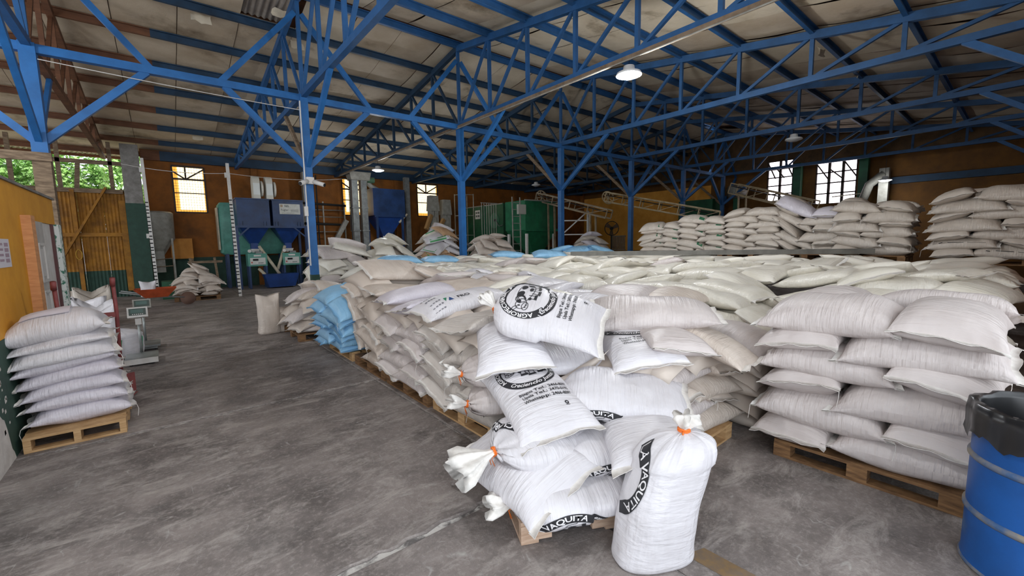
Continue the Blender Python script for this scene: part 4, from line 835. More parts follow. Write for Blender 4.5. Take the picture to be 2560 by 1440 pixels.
V = np.array(vs); dx, dy = V[:, 0] - s.c[0], V[:, 1] - s.c[1]; uu = (dx * s.ca + dy * s.sa) * 2 / s.L; vv = (-dx * s.sa + dy * s.ca) / (s.prof(np.clip(uu, -1, 1))[0]); th = np.arccos(np.clip(np.sign(vv) * np.abs(np.clip(vv, -1, 1)) ** (1 / .82), -1, 1)); Pp = s.P(np.clip(uu, -.96, .96), th)
V[:, 2] = Pp[:, 2] + np.repeat([.012, .009], (n + 1) ** 2); fs = [(i * (n + 1) + j, i * (n + 1) + j + 1, (i + 1) * (n + 1) + j + 1, (i + 1) * (n + 1) + j) for i in range(n) for j in range(n)]; fs = [q[::-1] for q in fs] + [tuple(k + (n + 1) ** 2 for k in q) for q in fs]
tag(obj('paper_sheet', MB().add([tuple(p) for p in V], fs), mat('paper_white', '#dcdae6', .6), None, True), 'sheet of white paper lying on the eight-high pile', 'paper')
# ---- upright sacks
def upright(name, x, y, yaw, h, wd, dp, label, col, tie=True, lean=(0, 0), bulge=.06, open_top=False, cord=True, nu=30, nt=36, seed=1, group=None, slump=0.0):
    r = random.Random(seed); ph = [r.uniform(0, 6.3) for _ in range(6)]; vs = []; uv = []; c, s = math.cos(yaw), math.sin(yaw); top = h * (.93 if tie else 1)
    def ringpt(t, th):
        full = min(1, (t / .06) ** .5) if t < .06 else 1; a, b_ = wd / 2, dp / 2
        f = (1 + bulge * math.sin(PI * t ** .8)) * (.9 + .1 * full)
        if tie and t > .78:
            q = (t - .78) / .22; f *= max(.0, 1 - q ** 3) ** .5 * .94 + .06 * (1 - q) + .06
        ct, st = math.cos(th), math.sin(th); e = .75; px_ = a * f * math.copysign(abs(ct) ** e, ct); py_ = b_ * f * math.copysign(abs(st) ** e, st)
        if t < .25: k = (1 - t / .25) ** 2; px_ *= 1 + .2 * k; py_ *= 1 - .05 * k
        pl = (.014 * max(0, (t - .72) / .28) if tie else (.012 * max(0, (t - .8) / .2))); rad = 1 + pl / max(.05, math.hypot(px_, py_)) * math.sin(11 * th + ph[0]) + .012 * math.sin(17 * t + 2 * th + ph[1]) + .02 * math.sin(4 * t + 3 * th + ph[2])
        if tie: z = top * t
        else: z = top * t
        z += slump * math.sin(th + ph[3]) * max(0, t - .5)
        if not tie and t > .5:
            k = ((t - .5) / .5) ** 1.5; px_ *= 1 + .2 * k; py_ *= 1 - .86 * k; py_ += .05 * k * math.sin(2.5 * px_ / wd * 2 + ph[4]); z += (slump + .05) * k * (abs(px_) / wd * 2 - .4)
        px_ *= rad; py_ *= rad
        return (x + px_ * c - py_ * s + lean[0] * t * t, y + px_ * s + py_ * c + lean[1] * t * t, .002 + z)
    for i in range(nu):
        t = i / (nu - 1)
        if tie and t > .78: t = .78 + .22 * math.sin((t - .78) / .22 * PI / 2)
        for k in range(nt): vs.append(ringpt(t, 2 * PI * k / nt))
    if open_top:
        for k in range(nt): p = ringpt(1, 2 * PI * k / nt); q = vs[(nu - 1) * nt + k]; vs.append((x + (q[0] - x) * .9 + lean[0] * .1, y + (q[1] - y) * .9, q[2] - .12))
        nu += 1
    fs = [(i * nt + k, i * nt + (k + 1) % nt, (i + 1) * nt + (k + 1) % nt, (i + 1) * nt + k) for i in range(nu - 1) for k in range(nt)]
    for i in range(nu - 1):
        for k in range(nt): uv += [(.6 * a * h / nu, b_ / nt * 2.2) for a, b_ in ((i, k), (i, k + 1), (i + 1, k + 1), (i + 1, k))]
    fs += [tuple(range(nt))[::-1], tuple((nu - 1) * nt + k for k in range(nt))]; uv += [(0, 0)] * (2 * nt)
    o = bpy.data.objects.new(name, mk(name, np.array(vs) - np.array([x, y, 0]), fs, SM[col], True, uv)); COL.objects.link(o); o.location = (x, y, 0); tag(o, label, 'sack', group); o_top = (x + lean[0], y + lean[1], top)
    if tie and cord:
        p = np.array(o_top); m = MB(); n = 30
        prof = [(-.01, .03), (.012, .022), (.03, .035), (.06, .06), (.075, .055)]; vv = []
        for i, (t, rad) in enumerate(prof):
            for k in range(n): th = 2 * PI * k / n; q = rad * (1 + (.4 * math.sin(6 * th + ph[4]) + .25 * math.sin(4 * th + ph[5])) * min(1, i / 2)); vv.append((p[0] + math.cos(th) * q + .03 * i * .25, p[1] + math.sin(th) * q, p[2] + t + .012 * math.sin(5 * th) * (i > 2)))
        ff = [(i * n + k, i * n + (k + 1) % n, (i + 1) * n + (k + 1) % n, (i + 1) * n + k) for i in range(len(prof) - 1) for k in range(n)]; ff.append(tuple((len(prof) - 1) * n + k for k in range(n)))
        obj('neck_ruff', m.add(vv, ff), HEMM, o, True); t = MB()
        for zz in (.004, .014): t.tube([(p[0] + .028 * math.cos(a), p[1] + .028 * math.sin(a), p[2] + zz) for a in np.linspace(0, 2 * PI, 14)], .006, 6, False)
        t.tube([(p[0] - .028, p[1] - .01, p[2] + .01), (p[0] - .045, p[1] - .02, p[2] + .0), (p[0] - .03, p[1] - .03, p[2] - .03)], .005, 5); obj('tie_cord', t, ORANGE, o, True)
    o['_'] = 0; del o['_']; return o, ringpt
st, rp_ = upright('standing_sack', 1.85, 1.13, A1, .70, .38, .28, 'tall white sack standing on the floor in front with an orange tie', 'white', True, (.17, -.06), nu=44, nt=48, seed=5)
pr = Print().ring(0, 0, .15, .225, 60, PI - 1.2, PI + 1.2, 3); V = []
def side_map(v, off):                                                   # v[:,0] across, v[:,1] up the sack
    out = []
    for a, b_ in v:
        t = min(.95, max(.02, (b_ + .47) / .70)); th = 1.5 * PI + a / .185 * (PI / 2) * .62; p = rp_(t, th); cxy = (1.85 + .17 * t * t, 1.13 - .06 * t * t); d = np.array([p[0] - cxy[0], p[1] - cxy[1]]); d = d / (np.linalg.norm(d) + 1e-9); out.append((p[0] + d[0] * off, p[1] + d[1] * off, p[2]))
    return np.array(out)
def upright_print(o, v, f, name, m, off): o2 = bpy.data.objects.new(name, mk(name, side_map(v, off) - np.array(o.location), f, m, True)); COL.objects.link(o2); o2.parent = o
rg = Print().ring(-.42, 0, .165, .225, 60, -1.15, 1.15, 3); upright_print(st, rg.v, rg.f, 'logo_ring', BLACKP, .004)
tx = Print().arc_text('LA VAQUITA', .06, -.42, 0, .178, .1, bold=.001); upright_print(st, tx.v * [1, -1], tx.f, 'logo_lettering', WHITEP, .0065)
upright('open_sack', 1.42, 8.98, .1, .72, .34, .3, 'tall beige sack standing open on the floor before the slumped heap', 'beige', False, open_top=True, seed=8); upright('open_sack', 1.68, 9.05, .1, .5, .3, .28, 'short beige sack standing behind the tall open one', 'beige', True, cord=False, seed=9)
upright('slumped_sack', 1.75, 9.2, .5, 1.2, .5, .4, 'loosely slumped beige sack hanging over the heap behind the blue stack', 'mauve', True, cord=False, seed=10, slump=.1) if False else None
# loose sacks by the white door
for k, (x, y, h, wd, dp, lab, col, tie, ot) in enumerate([(-.86, 8.75, .78, .4, .3, 'tall narrow white sack standing behind the hand truck', 'white', False, True), (-1.12, 9.6, .78, .5, .4, 'crumpled white sack right beside the door post', 'white', False, False), (-1.25, 12.4, .72, .5, .45, 'slack grey sack with flopped corners by the yellow gate', 'taupe', False, True), (-1.5, 12.75, .8, .5, .45, 'slumped taupe sack by the yellow gate', 'taupe', True, False), (-.62, 8.62, .45, .46, .4, 'squat white sack with green print beside the scale', 'white', True, False)]):
    o_, rr_ = upright('loose_sack', x, y, .2 * k, h, wd, dp, lab, col, tie, cord=False, open_top=ot, seed=20 + k, slump=.12 if ot else .05, bulge=.12, nu=22, nt=28)
    if k == 4:
        for th0 in (3.9, 5.0):
            vv = []; 
            for i in range(9):
                for q in (-1, 1):
                    t = .12 + .6 * i / 8; p = rr_(t, th0 + .09 * q + .25 * t); d = np.array([p[0] - x, p[1] - y]); d /= np.linalg.norm(d); vv.append((p[0] + d[0] * .004, p[1] + d[1] * .004, p[2]))
            obj('green_print_band', MB().add(vv, [(2 * i, 2 * i + 1, 2 * i + 3, 2 * i + 2) for i in range(8)]), mat('print_green2', '#4c9a74', .6), o_)
# buried sacks of all stacks in one mesh
if LOWV:
    V = np.concatenate(LOWV); me = mk('buried_sacks', V, LOWF, SM['beige'], True); o = bpy.data.objects.new('buried_sacks', me); COL.objects.link(o); tag(o, 'remaining sacks packed inside and behind the faces of the stacks', 'sacks', None, 'stuff')
if FARV:
    me = mk('far_sacks', np.concatenate(FARV), FARF, SM['cream'], True); o = bpy.data.objects.new('far_sacks', me); COL.objects.link(o); tag(o, 'remaining cream sacks at the far edge of the field, beyond the grey beam', 'sacks', None, 'stuff')
# ------------------------------------------------------------------ machines along the window wall
t = thing('packing_machine', (3.3, 19.2, 0), 'blue twin-hopper packing machine with white fans and teal controllers', 'machine')
for n, (a, b_) in enumerate(((2.2, 3.28), (3.38, 4.48))):
    h = obj('hopper', MB().frus(((a + b_) / 2, 19.3), 2.4, b_ - a, 1.1, 3.4, b_ - a, 1.1), NAVY, t)
    obj('rim', MB().bar((a, 18.74, 3.4), (b_, 18.74, 3.4), .05, .05).bar((a, 19.86, 3.4), (b_, 19.86, 3.4), .05, .05).bar((a, 18.74, 3.4), (a, 19.86, 3.4), .05, .05).bar((b_, 18.74, 3.4), (b_, 19.86, 3.4), .05, .05), NAVY, h)
    for x in (a + .1, a + .2, b_ - .2, b_ - .1): obj('lug', MB().box(x - .035, x + .035, 18.7, 18.75, 2.4, 2.56), NAVY, h)
    obj('hopper_cone', MB().frus(((a + b_) / 2, 19.3), 1.72, .28, .28, 2.34, b_ - a - .1, .95), NAVYB, t); c = (a + b_) / 2
    obj('spout', MB().box(c - .12, c + .12, 19.15, 19.4, 1.5, 1.74), NAVYB, t); obj('dust_sleeve', MB().frus((c, 19.1), 1.38, .2, .2, 1.52, .3, .26), WHITE, t)
    x0 = c - .32; bx = obj('controller_box', MB().box(x0, x0 + .64, 18.7, 19.2, .86, 1.34), TEAL, t)
    obj('control_panel', MB().box(x0 + .07, x0 + .58, 18.68, 18.7, .92, 1.18), mat('panel_silver', '#c4c6c0', .4), bx); obj('display', MB().box(x0 + .16, x0 + .34, 18.67, 18.68, 1.07, 1.14), DARK, bx); obj('name_plate', MB().box(x0 + .2, x0 + .44, 18.68, 18.7, 1.23, 1.29), WHITE, bx)
    for k in range(3): obj('button', MB().lathe((x0 + .36 + .06 * k, 18.675, .98), [(.018, -.01), (.018, .01)], 8), DARK, bx)
    obj('button', MB().box(x0 + .1, x0 + .14, 18.66, 18.68, .98, 1.03), mat('red_button', '#b33a2e', .4), bx); obj('button', MB().box(x0 + .26, x0 + .31, 18.66, 18.68, .96, 1.01), WHITE, bx)
    obj('pressure_gauge', MB().tube([(x0 + .08, 18.72, 1.44), (x0 + .08, 18.78, 1.44)], .06, 14), WHITE, bx); obj('valve_block', MB().box(x0 + .28, x0 + .5, 18.76, 18.95, 1.34, 1.42), STEEL, bx)
    for xx in (x0 + .04, x0 + .6):
        for yy in (18.74, 19.16): obj('leg', MB().box(xx - .035, xx + .035, yy - .035, yy + .035, 0, .86), NAVY, t)
    # fan on top: flat round-topped housing and a belt guard disc
    fx = 2.95 + .44 * n; vs = []; prof = [(-.24, 3.45), (.24, 3.45), (.24, 4.05)] + [(.24 * math.cos(q), 4.05 + .28 * math.sin(q)) for q in np.linspace(.15, PI - .15, 10)] + [(-.24, 4.05)]; k = len(prof)
    vs = [(fx - .12, 19.3 + p[0], p[1]) for p in prof] + [(fx + .12, 19.3 + p[0], p[1]) for p in prof]
    fh = obj('fan_housing', MB().add(vs, [tuple(range(k))[::-1], tuple(range(k, 2 * k))] + [(i, (i + 1) % k, k + (i + 1) % k, k + i) for i in range(k)]), mat('fan_white', '#d6d2c6', .45), t)
    obj('fan_front', MB().box(fx - .11, fx + .11, 19.04, 19.055, 3.6, 4.04), mat('fan_panel', '#e3e6e2', .35), fh)
    obj('fan_neck', MB().box(fx - .08, fx + .08, 19.2, 19.4, 3.38, 3.46), CREAMS, fh)
    obj('belt_guard', MB().tube([(fx + .16, 19.25, 3.85), (fx + .22, 19.25, 3.85)], .3, 20), mat('fan_white', '', .4) if 0 else MATS['fan_white'], fh)
for x in (2.15, 4.52):
    for y in (18.75, 19.85): obj('leg', MB().box(x - .045, x + .045, y - .045, y + .045, 0, 2.38), NAVY, t)
obj('cross_beam', MB().bar((2.12, 18.72, 2.36), (4.56, 18.72, 2.36), .08, .08), NAVY, t); obj('cross_beam', MB().bar((2.12, 19.88, 2.36), (4.56, 19.88, 2.36), .08, .08), NAVY, t)
obj('corner_brace', MB().bar((2.15, 18.72, 1.95), (2.55, 18.72, 2.34), .05, .05), NAVY, t); obj('corner_brace', MB().bar((4.52, 18.72, 1.95), (4.1, 18.72, 2.34), .05, .05), NAVY, t)
for p, q in (((2.85, 18.9, 1.62), (3.5, 18.6, .42)), ((3.75, 18.9, 1.62), (3.4, 18.7, .7)), ((2.78, 18.85, .75), (3.0, 18.6, .45))): obj('discharge_pipe', MB().tube([p, q], .055, 10), CREAMS, t, True)
obj('feed_trough', MB().frus((3.45, 18.5), .05, .9, .5, .55, 1.2, .6), NAVYB, t)
sg = obj('sign_board', MB().box(3.62, 4.36, 18.715, 18.735, 2.86, 3.26), mat('sign_white', '#c9c8c2', .5, '#b5b4ab', 9), t); 
def flat_text(body, size, x, y, z, m, parent, name='sign_lettering', face='y-', **k):
    v, f = text_geo(body, size, **k)
    if face == 'y-': P_ = [(x + a, y, z + b_) for a, b_ in v]
    elif face == 'x-': P_ = [(x, y - a, z + b_) for a, b_ in v]
    else: P_ = [(x, y + a, z + b_) for a, b_ in v]
    return obj(name, MB().add(P_, f), m, parent)
DG = mat('sign_grey', '#5c5f5c', .6); flat_text('Fugler', .11, 3.8, 18.712, 2.99, DG, sg, bold=.001); flat_text('NG', .1, 3.88, 18.712, 3.14, DG, sg, bold=.004)
obj('sign_logo', MB().box(3.66, 3.74, 18.710, 18.714, 3.13, 3.22), mat('sign_tan', '#a18a70', .6), sg); b = MB()
for k in range(3): b.box(4.02, 4.3, 18.710, 18.714, 3.03 - k * .035, 3.042 - k * .035)
b.box(3.85, 4.15, 18.710, 18.714, 2.9, 2.91); obj('sign_lines', b, DG, sg)
t = thing('green_tank', (3, 20, 1.3), 'pale green rounded tank behind the blue packing machine', 'tank')
b = MB(); pr_ = []
for q in range(24): a = 2 * PI * q / 24; pr_.append((2.85 + 1.15 * math.copysign(abs(math.cos(a)) ** .35, math.cos(a)), 20.12 + .3 * math.copysign(abs(math.sin(a)) ** .35, math.sin(a))))
for (z, s_) in ((1.3, .9), (1.38, 1), (3.2, 1), (3.32, .93)): b.v += [(2.85 + (x - 2.85) * s_, 20.12 + (y - 20.12) * s_, z) for x, y in pr_]
b.f += [(i * 24 + k, i * 24 + (k + 1) % 24, (i + 1) * 24 + (k + 1) % 24, (i + 1) * 24 + k) for i in range(3) for k in range(24)] + [tuple(range(24))[::-1], tuple(range(72, 96))]
obj('tank_body', b, TEAL, t, True, auto=True); obj('end_panel', MB().box(1.66, 1.71, 19.86, 20.38, 1.5, 3.12), CREAMS, t)
for x in (1.9, 3.8):
    for y in (19.8, 20.25): obj('leg', MB().box(x - .05, x + .05, y - .05, y + .05, 0, 1.34), NAVY, t)
# grey bucket elevator with two legs
t = thing('bucket_elevator', (6.9, 18.9, 0), 'tall grey twin-leg bucket elevator before the second window', 'elevator')
for x in (6.62, 7.02):
    obj('elevator_leg', MB().box(x - .13, x + .13, 18.75, 19.05, .25, 4.45), GALV, t)
    for z in (1.2, 2.2, 3.2): obj('flange', MB().box(x - .16, x + .16, 18.72, 19.08, z, z + .05), GALV, t)
obj('head_box', MB().frus((6.85, 18.9), 4.4, .8, .5, 4.75, .95, .55), GREYM, t); obj('boot', MB().box(6.4, 7.25, 18.65, 19.15, 0, .3), GREYM, t); obj('motor', MB().tube([(7.2, 18.8, 4.45), (7.5, 18.8, 4.45)], .13, 12), mat('motor_green', '#4b6a52', .5), t)
obj('chute', MB().tube([(7.2, 18.9, 4.4), (7.4, 18.9, 4.2), (7.7, 18.9, 4.05)], .11, 10), GREYM, t, True)
obj('ladder_rail', MB().bar((6.38, 18.7, .3), (6.38, 18.7, 4.4), .03, .03).bar((6.3, 18.6, 2.2), (6.3, 18.6, 4.0), .02, .02), DARK, t)
t = thing('blue_hopper', (8.1, 19, 0), 'single dark blue hopper on a frame over a grey sorting cabinet', 'hopper')
obj('hopper_body', MB().frus((8.1, 19.2), 2.9, 1.5, 1.2, 4.1, 1.5, 1.2), NAVY, t); obj('hopper_cone', MB().frus((8.1, 19.2), 1.9, .3, .3, 2.88, 1.35, 1.1), NAVYB, t)
for x in (7.5, 8.72):
    for y in (18.65, 19.7): obj('leg', MB().box(x - .045, x + .045, y - .045, y + .045, 0, 2.9), NAVY, t)
obj('frame_bar', MB().bar((7.4, 18.62, 2.88), (8.85, 18.62, 2.88), .08, .08), NAVY, t); obj('spout', MB().box(7.95, 8.2, 19.05, 19.35, 1.6, 1.92), NAVYB, t)
for p, q in (((8.15, 18.8, 1.95), (8.7, 18.6, 1.2)), ((8.6, 18.75, 2.6), (8.95, 18.6, 3.0))): obj('pipe', MB().tube([p, q], .05, 8), CREAMS, t, True)
t = thing('sorting_cabinet', (8, 18.6, 0), 'grey cabinet with two doors and glass tubes under the single blue hopper', 'cabinet')
obj('cabinet_body', MB().box(7.55, 8.65, 18.3, 18.95, .55, 1.12), NAVY, t)
for a in (7.6, 8.12): d = obj('cabinet_door', MB().box(a, a + .48, 18.27, 18.3, .62, 1.02), GALV, t); obj('handle', MB().box(a + (.4 if a < 8 else .05), a + (.43 if a < 8 else .08), 18.25, 18.27, .78, .9), DARK, d)
for a in (7.72, 8.3): obj('sight_tube', MB().box(a, a + .22, 18.4, 18.6, 1.12, 1.5), mat('milky_tube', '#cdd3d2', .3), t); obj('lit_window', MB().box(a - .05, a + .27, 18.5, 18.55, 1.62, 1.76), glow('cabinet_lamp', '#f2fbff', .8), t)
for x in (7.6, 8.6): obj('leg', MB().box(x - .04, x + .04, 18.4, 18.48, 0, .55), NAVY, t)
obj('lower_hopper', MB().frus((8.1, 18.6), .15, .2, .2, .55, .8, .5), GREYM, t)
t = thing('grey_steel_post', (9.2, 19.1, 0), 'grey steel roof post right of the single blue hopper', 'post'); obj('shaft', MB().box(9.08, 9.32, 19.0, 19.2, 0, 4.75), STEEL, t); obj('post_base', MB().box(9.07, 9.33, 18.99, 19.21, 0, 1.2), GREYM, t)
t = thing('wooden_roof_post', (4.75, 19.7, 0), 'grey post behind the right side of the packing machine', 'post'); obj('shaft', MB().box(4.75, 5.15, 19.6, 19.9, 0, 4.7), GREYM, t); obj('conduit', MB().tube([(5.25, 19.55, .5), (5.25, 19.55, 4.6)], .03, 6), DARK, t)
t = thing('pipe_rack', (5.6, 19.6, 0), 'dark pipe runs on uprights between packing machine and elevator', 'pipes')
for z in (2.55, 3.4): obj('pipe', MB().tube([(4.7, 19.55, z), (6.45, 19.55, z - .05)], .05, 8), DARK, t, True)
for z in (2.2, 2.85, 3.15): obj('pipe', MB().tube([(4.7, 19.75, z), (6.45, 19.75, z)], .02, 6), GALV, t, True)
for x in (4.7, 5.5, 6.4): obj('upright', MB().box(x - .025, x + .025, 19.6, 19.65, 0, 3.5), GREYM, t)
obj('inclined_duct', MB().bar((5.7, 19.4, 1.5), (6.4, 19.4, 2.7), .18, .18), GREYM, t)
t = thing('air_screen_cleaner', (5.5, 18.7, 0), 'grey and green cleaning machine left of the elevator', 'machine'); obj('upper_case', MB().box(4.95, 6.0, 18.5, 19.2, .85, 1.55), GREYM, t); obj('lower_case', MB().box(4.95, 6.0, 18.5, 19.2, .25, .83), GREENM, t)
for i in range(3):
    for j in range(2): obj('port', MB().tube([(5.25 + .26 * i, 18.5, 1.05 + .24 * j), (5.25 + .26 * i, 18.48, 1.05 + .24 * j)], .03, 8), DARK, t)
for x in (5.0, 5.95): obj('leg', MB().box(x - .05, x + .05, 18.55, 18.65, 0, .26), GREYM, t)
t = thing('blue_belt_feeder', (6.1, 17.6, 0), 'slanted blue belt feeder before the elevator foot', 'conveyor'); obj('trough', MB().bar((5.6, 17.5, 1.05), (6.6, 17.7, .45), .35, .28), NAVYB, t); obj('drive_box', MB().box(5.7, 6.0, 17.35, 17.65, 1.1, 1.32), NAVY, t)
for x, z in ((5.7, .95), (6.4, .5)): obj('leg', MB().box(x - .03, x + .03, 17.55, 17.61, 0, z), NAVY, t)
# bucket elevators at the third window
for n, (x, lab, top) in enumerate(((10.45, 'left of two dusty elevator trunks at the third window', 3.95), (11.15, 'right of two dusty elevator trunks at the third window', 3.78))):
    t = thing('elevator_trunk', (x, 18.9, 0), lab, 'elevator')
    obj('trunk', MB().box(x - .2, x + .02, 18.75, 19.05, 0, top - .7), GREYM, t); obj('trunk', MB().box(x + .05, x + .25, 18.75, 19.05, 0, top - .7), GREYM, t); obj('head', MB().frus((x + .03, 18.9), top - .75, .52, .42, top, .42, .36), GREYM, t)
    obj('spout', MB().bar((x - .2, 18.7, 3.0 - .2 * n), (x - .55, 18.6, 2.3), .16, .16), mat('tan_spout', '#a07a4c', .6), t); obj('cover_plate', MB().box(x - .22, x + .1, 18.7, 18.76, 1.9, 2.9), GREYM, t)
t = thing('inclined_screw', (11.5, 18.3, 0), 'long dark screw pipe slanting down to the third post', 'pipe'); obj('screw_pipe', MB().tube([(10.5, 18.5, 2.45), (12.6, 17.6, 1.0)], .07, 10), STEEL, t, True); obj('brace', MB().bar((10.6, 18.4, 1.2), (11.3, 18.3, 2.3), .04, .04), GREYM, t); obj('foot', MB().box(12.5, 12.7, 17.5, 17.7, 0, 1.0), GREYM, t)
t = thing('access_scaffold', (12.1, 18.6, 0), 'thin grey scaffold tower left of the dark green bins', 'scaffold')
for x in (11.75, 12.5):
    for y in (18.3, 18.9): obj('upright', MB().box(x - .018, x + .018, y - .018, y + .018, 0, 4.1), GREYM, t)
for z in (1.0, 2.0, 3.0, 4.05): obj('rung_frame', MB().bar((11.75, 18.3, z), (12.5, 18.3, z), .03, .03).bar((11.75, 18.9, z), (12.5, 18.9, z), .03, .03).bar((11.75, 18.3, z), (11.75, 18.9, z), .03, .03), GREYM, t)
# dark green bins
for n, (y0, y1) in enumerate(((18.15, 19.95), (16.45, 18.02))):
    t = thing('storage_bin', (13.7, (y0 + y1) / 2, 0), 'dark green steel bin with a %s' % ('white paper label' if n == 0 else 'round faded emblem and hanging cable'), 'bin', 'dark green bins')
    obj('bin_wall', MB().box(13.0, 14.4, y0, y1, .1, 3.5), GREEND, t); obj('rim', MB().bar((12.99, y0, 3.5), (12.99, y1, 3.5), .05, .05), GREYM, t); obj('weld_seam', MB().bar((12.99, y0, 2.2), (12.99, y1, 2.2), .02, .03), GREEND, t)
    for y in (y0, y1): obj('corner_post', MB().box(12.96, 13.03, y - .03, y + .03, 0, 3.52), GREEND, t)
    if n == 0: sp = obj('paper_label', MB().box(12.97, 12.985, 18.4, 18.85, 2.85, 3.3), WHITE, t); b = MB(); [b.box(12.965, 12.97, 18.45 + .19 * i, 18.6 + .19 * i, 2.95 + .17 * j, 3.05 + .17 * j) for i in range(2) for j in range(2)]; obj('label_print', b, DG, sp)
    else: obj('emblem', MB().tube([(12.985, 17.2, 2.7), (12.995, 17.2, 2.7)], .38, 24), mat('faded_emblem', '#3f6b52', .6), t); obj('junction_box', MB().box(12.9, 12.98, 16.98, 17.12, 2.66, 2.76), DARK, t); obj('cable', MB().tube([(12.92, 17.0, 2.7), (12.9, 16.7, 2.4), (12.9, 16.42, 2.45)], .02, 5), STEEL, t)
# hopper on a white stand
t = thing('green_hopper', (12.2, 13.6, 0), 'bright green hopper standing on a white steel frame', 'hopper')
obj('hopper_body', MB().box(11.4, 13.15, 13.0, 14.3, 2.1, 3.3), GREENM, t)
vs = [(11.4, 13.0, 2.1), (13.15, 13.0, 2.1), (13.15, 14.3, 2.1), (11.4, 14.3, 2.1), (12.3, 13.5, 1.05), (12.75, 13.5, 1.05), (12.75, 13.9, 1.05), (12.3, 13.9, 1.05)]
obj('hopper_cone', MB().add(vs, [(0, 1, 5, 4), (1, 2, 6, 5), (2, 3, 7, 6), (3, 0, 4, 7), (7, 6, 5, 4)]), GREENM, t)
obj('lower_flange', MB().bar((11.35, 12.97, 2.1), (13.2, 12.97, 2.1), .06, .1), GREENM, t); obj('top_rim', MB().bar((11.35, 12.97, 3.3), (13.2, 12.97, 3.3), .05, .05), GREYM, t)
for x in (11.5, 13.05):
    for y in (13.05, 14.2): obj('leg', MB().box(x - .045, x + .045, y - .045, y + .045, 0, 1.95), WHITE, t)
obj('stand_rail', MB().bar((11.5, 13.05, .95), (13.05, 13.05, .95), .06, .07), WHITE, t); obj('stand_rail', MB().bar((11.5, 14.2, .95), (13.05, 14.2, .95), .06, .07), WHITE, t)
t = thing('caged_ladder', (11, 13.2, 0), 'tall grey ladder fixed left of the bright green hopper', 'ladder')
for x in (10.75, 11.15): obj('ladder_rail', MB().bar((x, 13.0, 0), (x + .05, 13.1, 3.4), .04, .03), GREYM, t)
for k in range(12): obj('rung', MB().tube([(10.76 + .003 * k, 13.0, .2 + .27 * k), (11.16, 13.0, .2 + .27 * k)], .014, 6), GREYM, t)
obj('meter_box', MB().box(10.95, 11.35, 12.9, 13.0, 2.72, 3.1), mat('box_grey', '#a9a79c', .5), t)
t = thing('bar_fence', (10.4, 13.9, 0), 'row of upright grey bars left of the tall ladder', 'rack')
for k in range(7): obj('upright_bar', MB().box(9.95 + k * .12, 9.97 + k * .12, 14.0, 14.02, .9, 3.2), GREYM, t)
for z in (.9, 1.9, 3.2): obj('cross_bar', MB().bar((9.93, 14.01, z), (10.75, 14.01, z), .03, .03), GREYM, t)
for x in (9.95, 10.7): obj('leg', MB().box(x - .02, x + .02, 13.99, 14.03, 0, .92), GREYM, t)
# conveyors
CONV = mat('cream_conveyor_paint', '#c9b48e', .6, '#9c8868', 5)
def conveyor(p, q, w_, h, lab, m, legs, wheel=0, group='lattice conveyors'):
    p, q = Vector(p), Vector(q); t = thing('lattice_conveyor', tuple((p + q) / 2 * 1.0), lab, 'conveyor', group); d = (q - p).normalized(); a = d.cross(Vector((0, 0, 1))).normalized() * w_ / 2; up = a.cross(d).normalized() * h / 2; Lg = (q - p).length; n = max(3, int(Lg / .75))
    for s in (-1, 1):
        for u in (-1, 1): obj('chord', MB().bar(p + a * s + up * u, q + a * s + up * u, .05, .05), m, t)
        for k in range(n + 1):
            c = p + d * Lg * k / n; obj('web_post', MB().bar(c + a * s - up, c + a * s + up, .035, .035, (1, 0, 0)), m, t)
            if k < n and k % 2 == (s > 0): c2 = p + d * Lg * (k + 1) / n; obj('web_brace', MB().bar(c + a * s - up, c2 + a * s + up, .025, .025), m, t)
    obj('belt', MB().bar(p + up * .4, q + up * .4, w_ * .8, .02), DARK, t)
    if wheel:
        c = p - d * .05; rim = [c + (d * math.cos(x) + Vector((0, 0, 1)) * math.sin(x)) * .27 - a * 1.15 for x in np.linspace(0, 2 * PI, 22)]; wl_ = obj('drive_wheel', MB().tube(rim, .03, 6, False), m, t, True)
        for k in range(4): x = k * PI / 4 + .3; e = (d * math.cos(x) + Vector((0, 0, 1)) * math.sin(x)) * .26; obj('spoke', MB().bar(c - a * 1.15 - e, c - a * 1.15 + e, .03, .03), m, wl_)
    for f_, off in legs:
        c = p + d * Lg * f_
        for s in (-1, 1): obj('leg', MB().bar(c + a * s - up, Vector((c.x + a.x * s + off, c.y + a.y * s, 0)), .06, .06), m, t)
    return t
conveyor((12.5, 13.35, 3.5), (13.3, 10.3, 2.62), .5, .32, 'dark lattice conveyor slanting down beside the fourth post', mat('dusty_conveyor', '#8f7f66', .6, '#6d5f4c', 5), ((.2, 0), (.8, 0)), 1)
conveyor((15.6, 12.2, 3.55), (17.4, 8.0, 2.5), .6, .4, 'cream lattice conveyor with a spoked drive wheel', CONV, ((.9, .2),), 1)
conveyor((20.9, 9.0, 3.95), (20.4, 5.6, 2.85), .6, .45, 'cream lattice conveyor rising toward the end wall window', CONV, ((.15, 0), (.85, 0)), 0)
t = thing('conveyor_support', (14.0, 12.4, 0), 'white braced steel stand right of the fourth post', 'stand')
for x, y in ((13.4, 12.9), (14.3, 12.2)): obj('stand_leg', MB().box(x - .04, x + .04, y - .04, y + .04, 0, 2.9), WHITE, t)
for z in (.9, 1.9, 2.5): obj('stand_rail', MB().bar((13.4, 12.9, z), (14.3, 12.2, z), .05, .05), WHITE, t)
obj('stand_brace', MB().bar((13.4, 12.9, 1.9), (14.3, 12.2, 2.9), .05, .05), WHITE, t); obj('stand_brace', MB().bar((13.4, 12.9, 1.0), (14.3, 12.2, 1.9), .05, .05), WHITE, t)
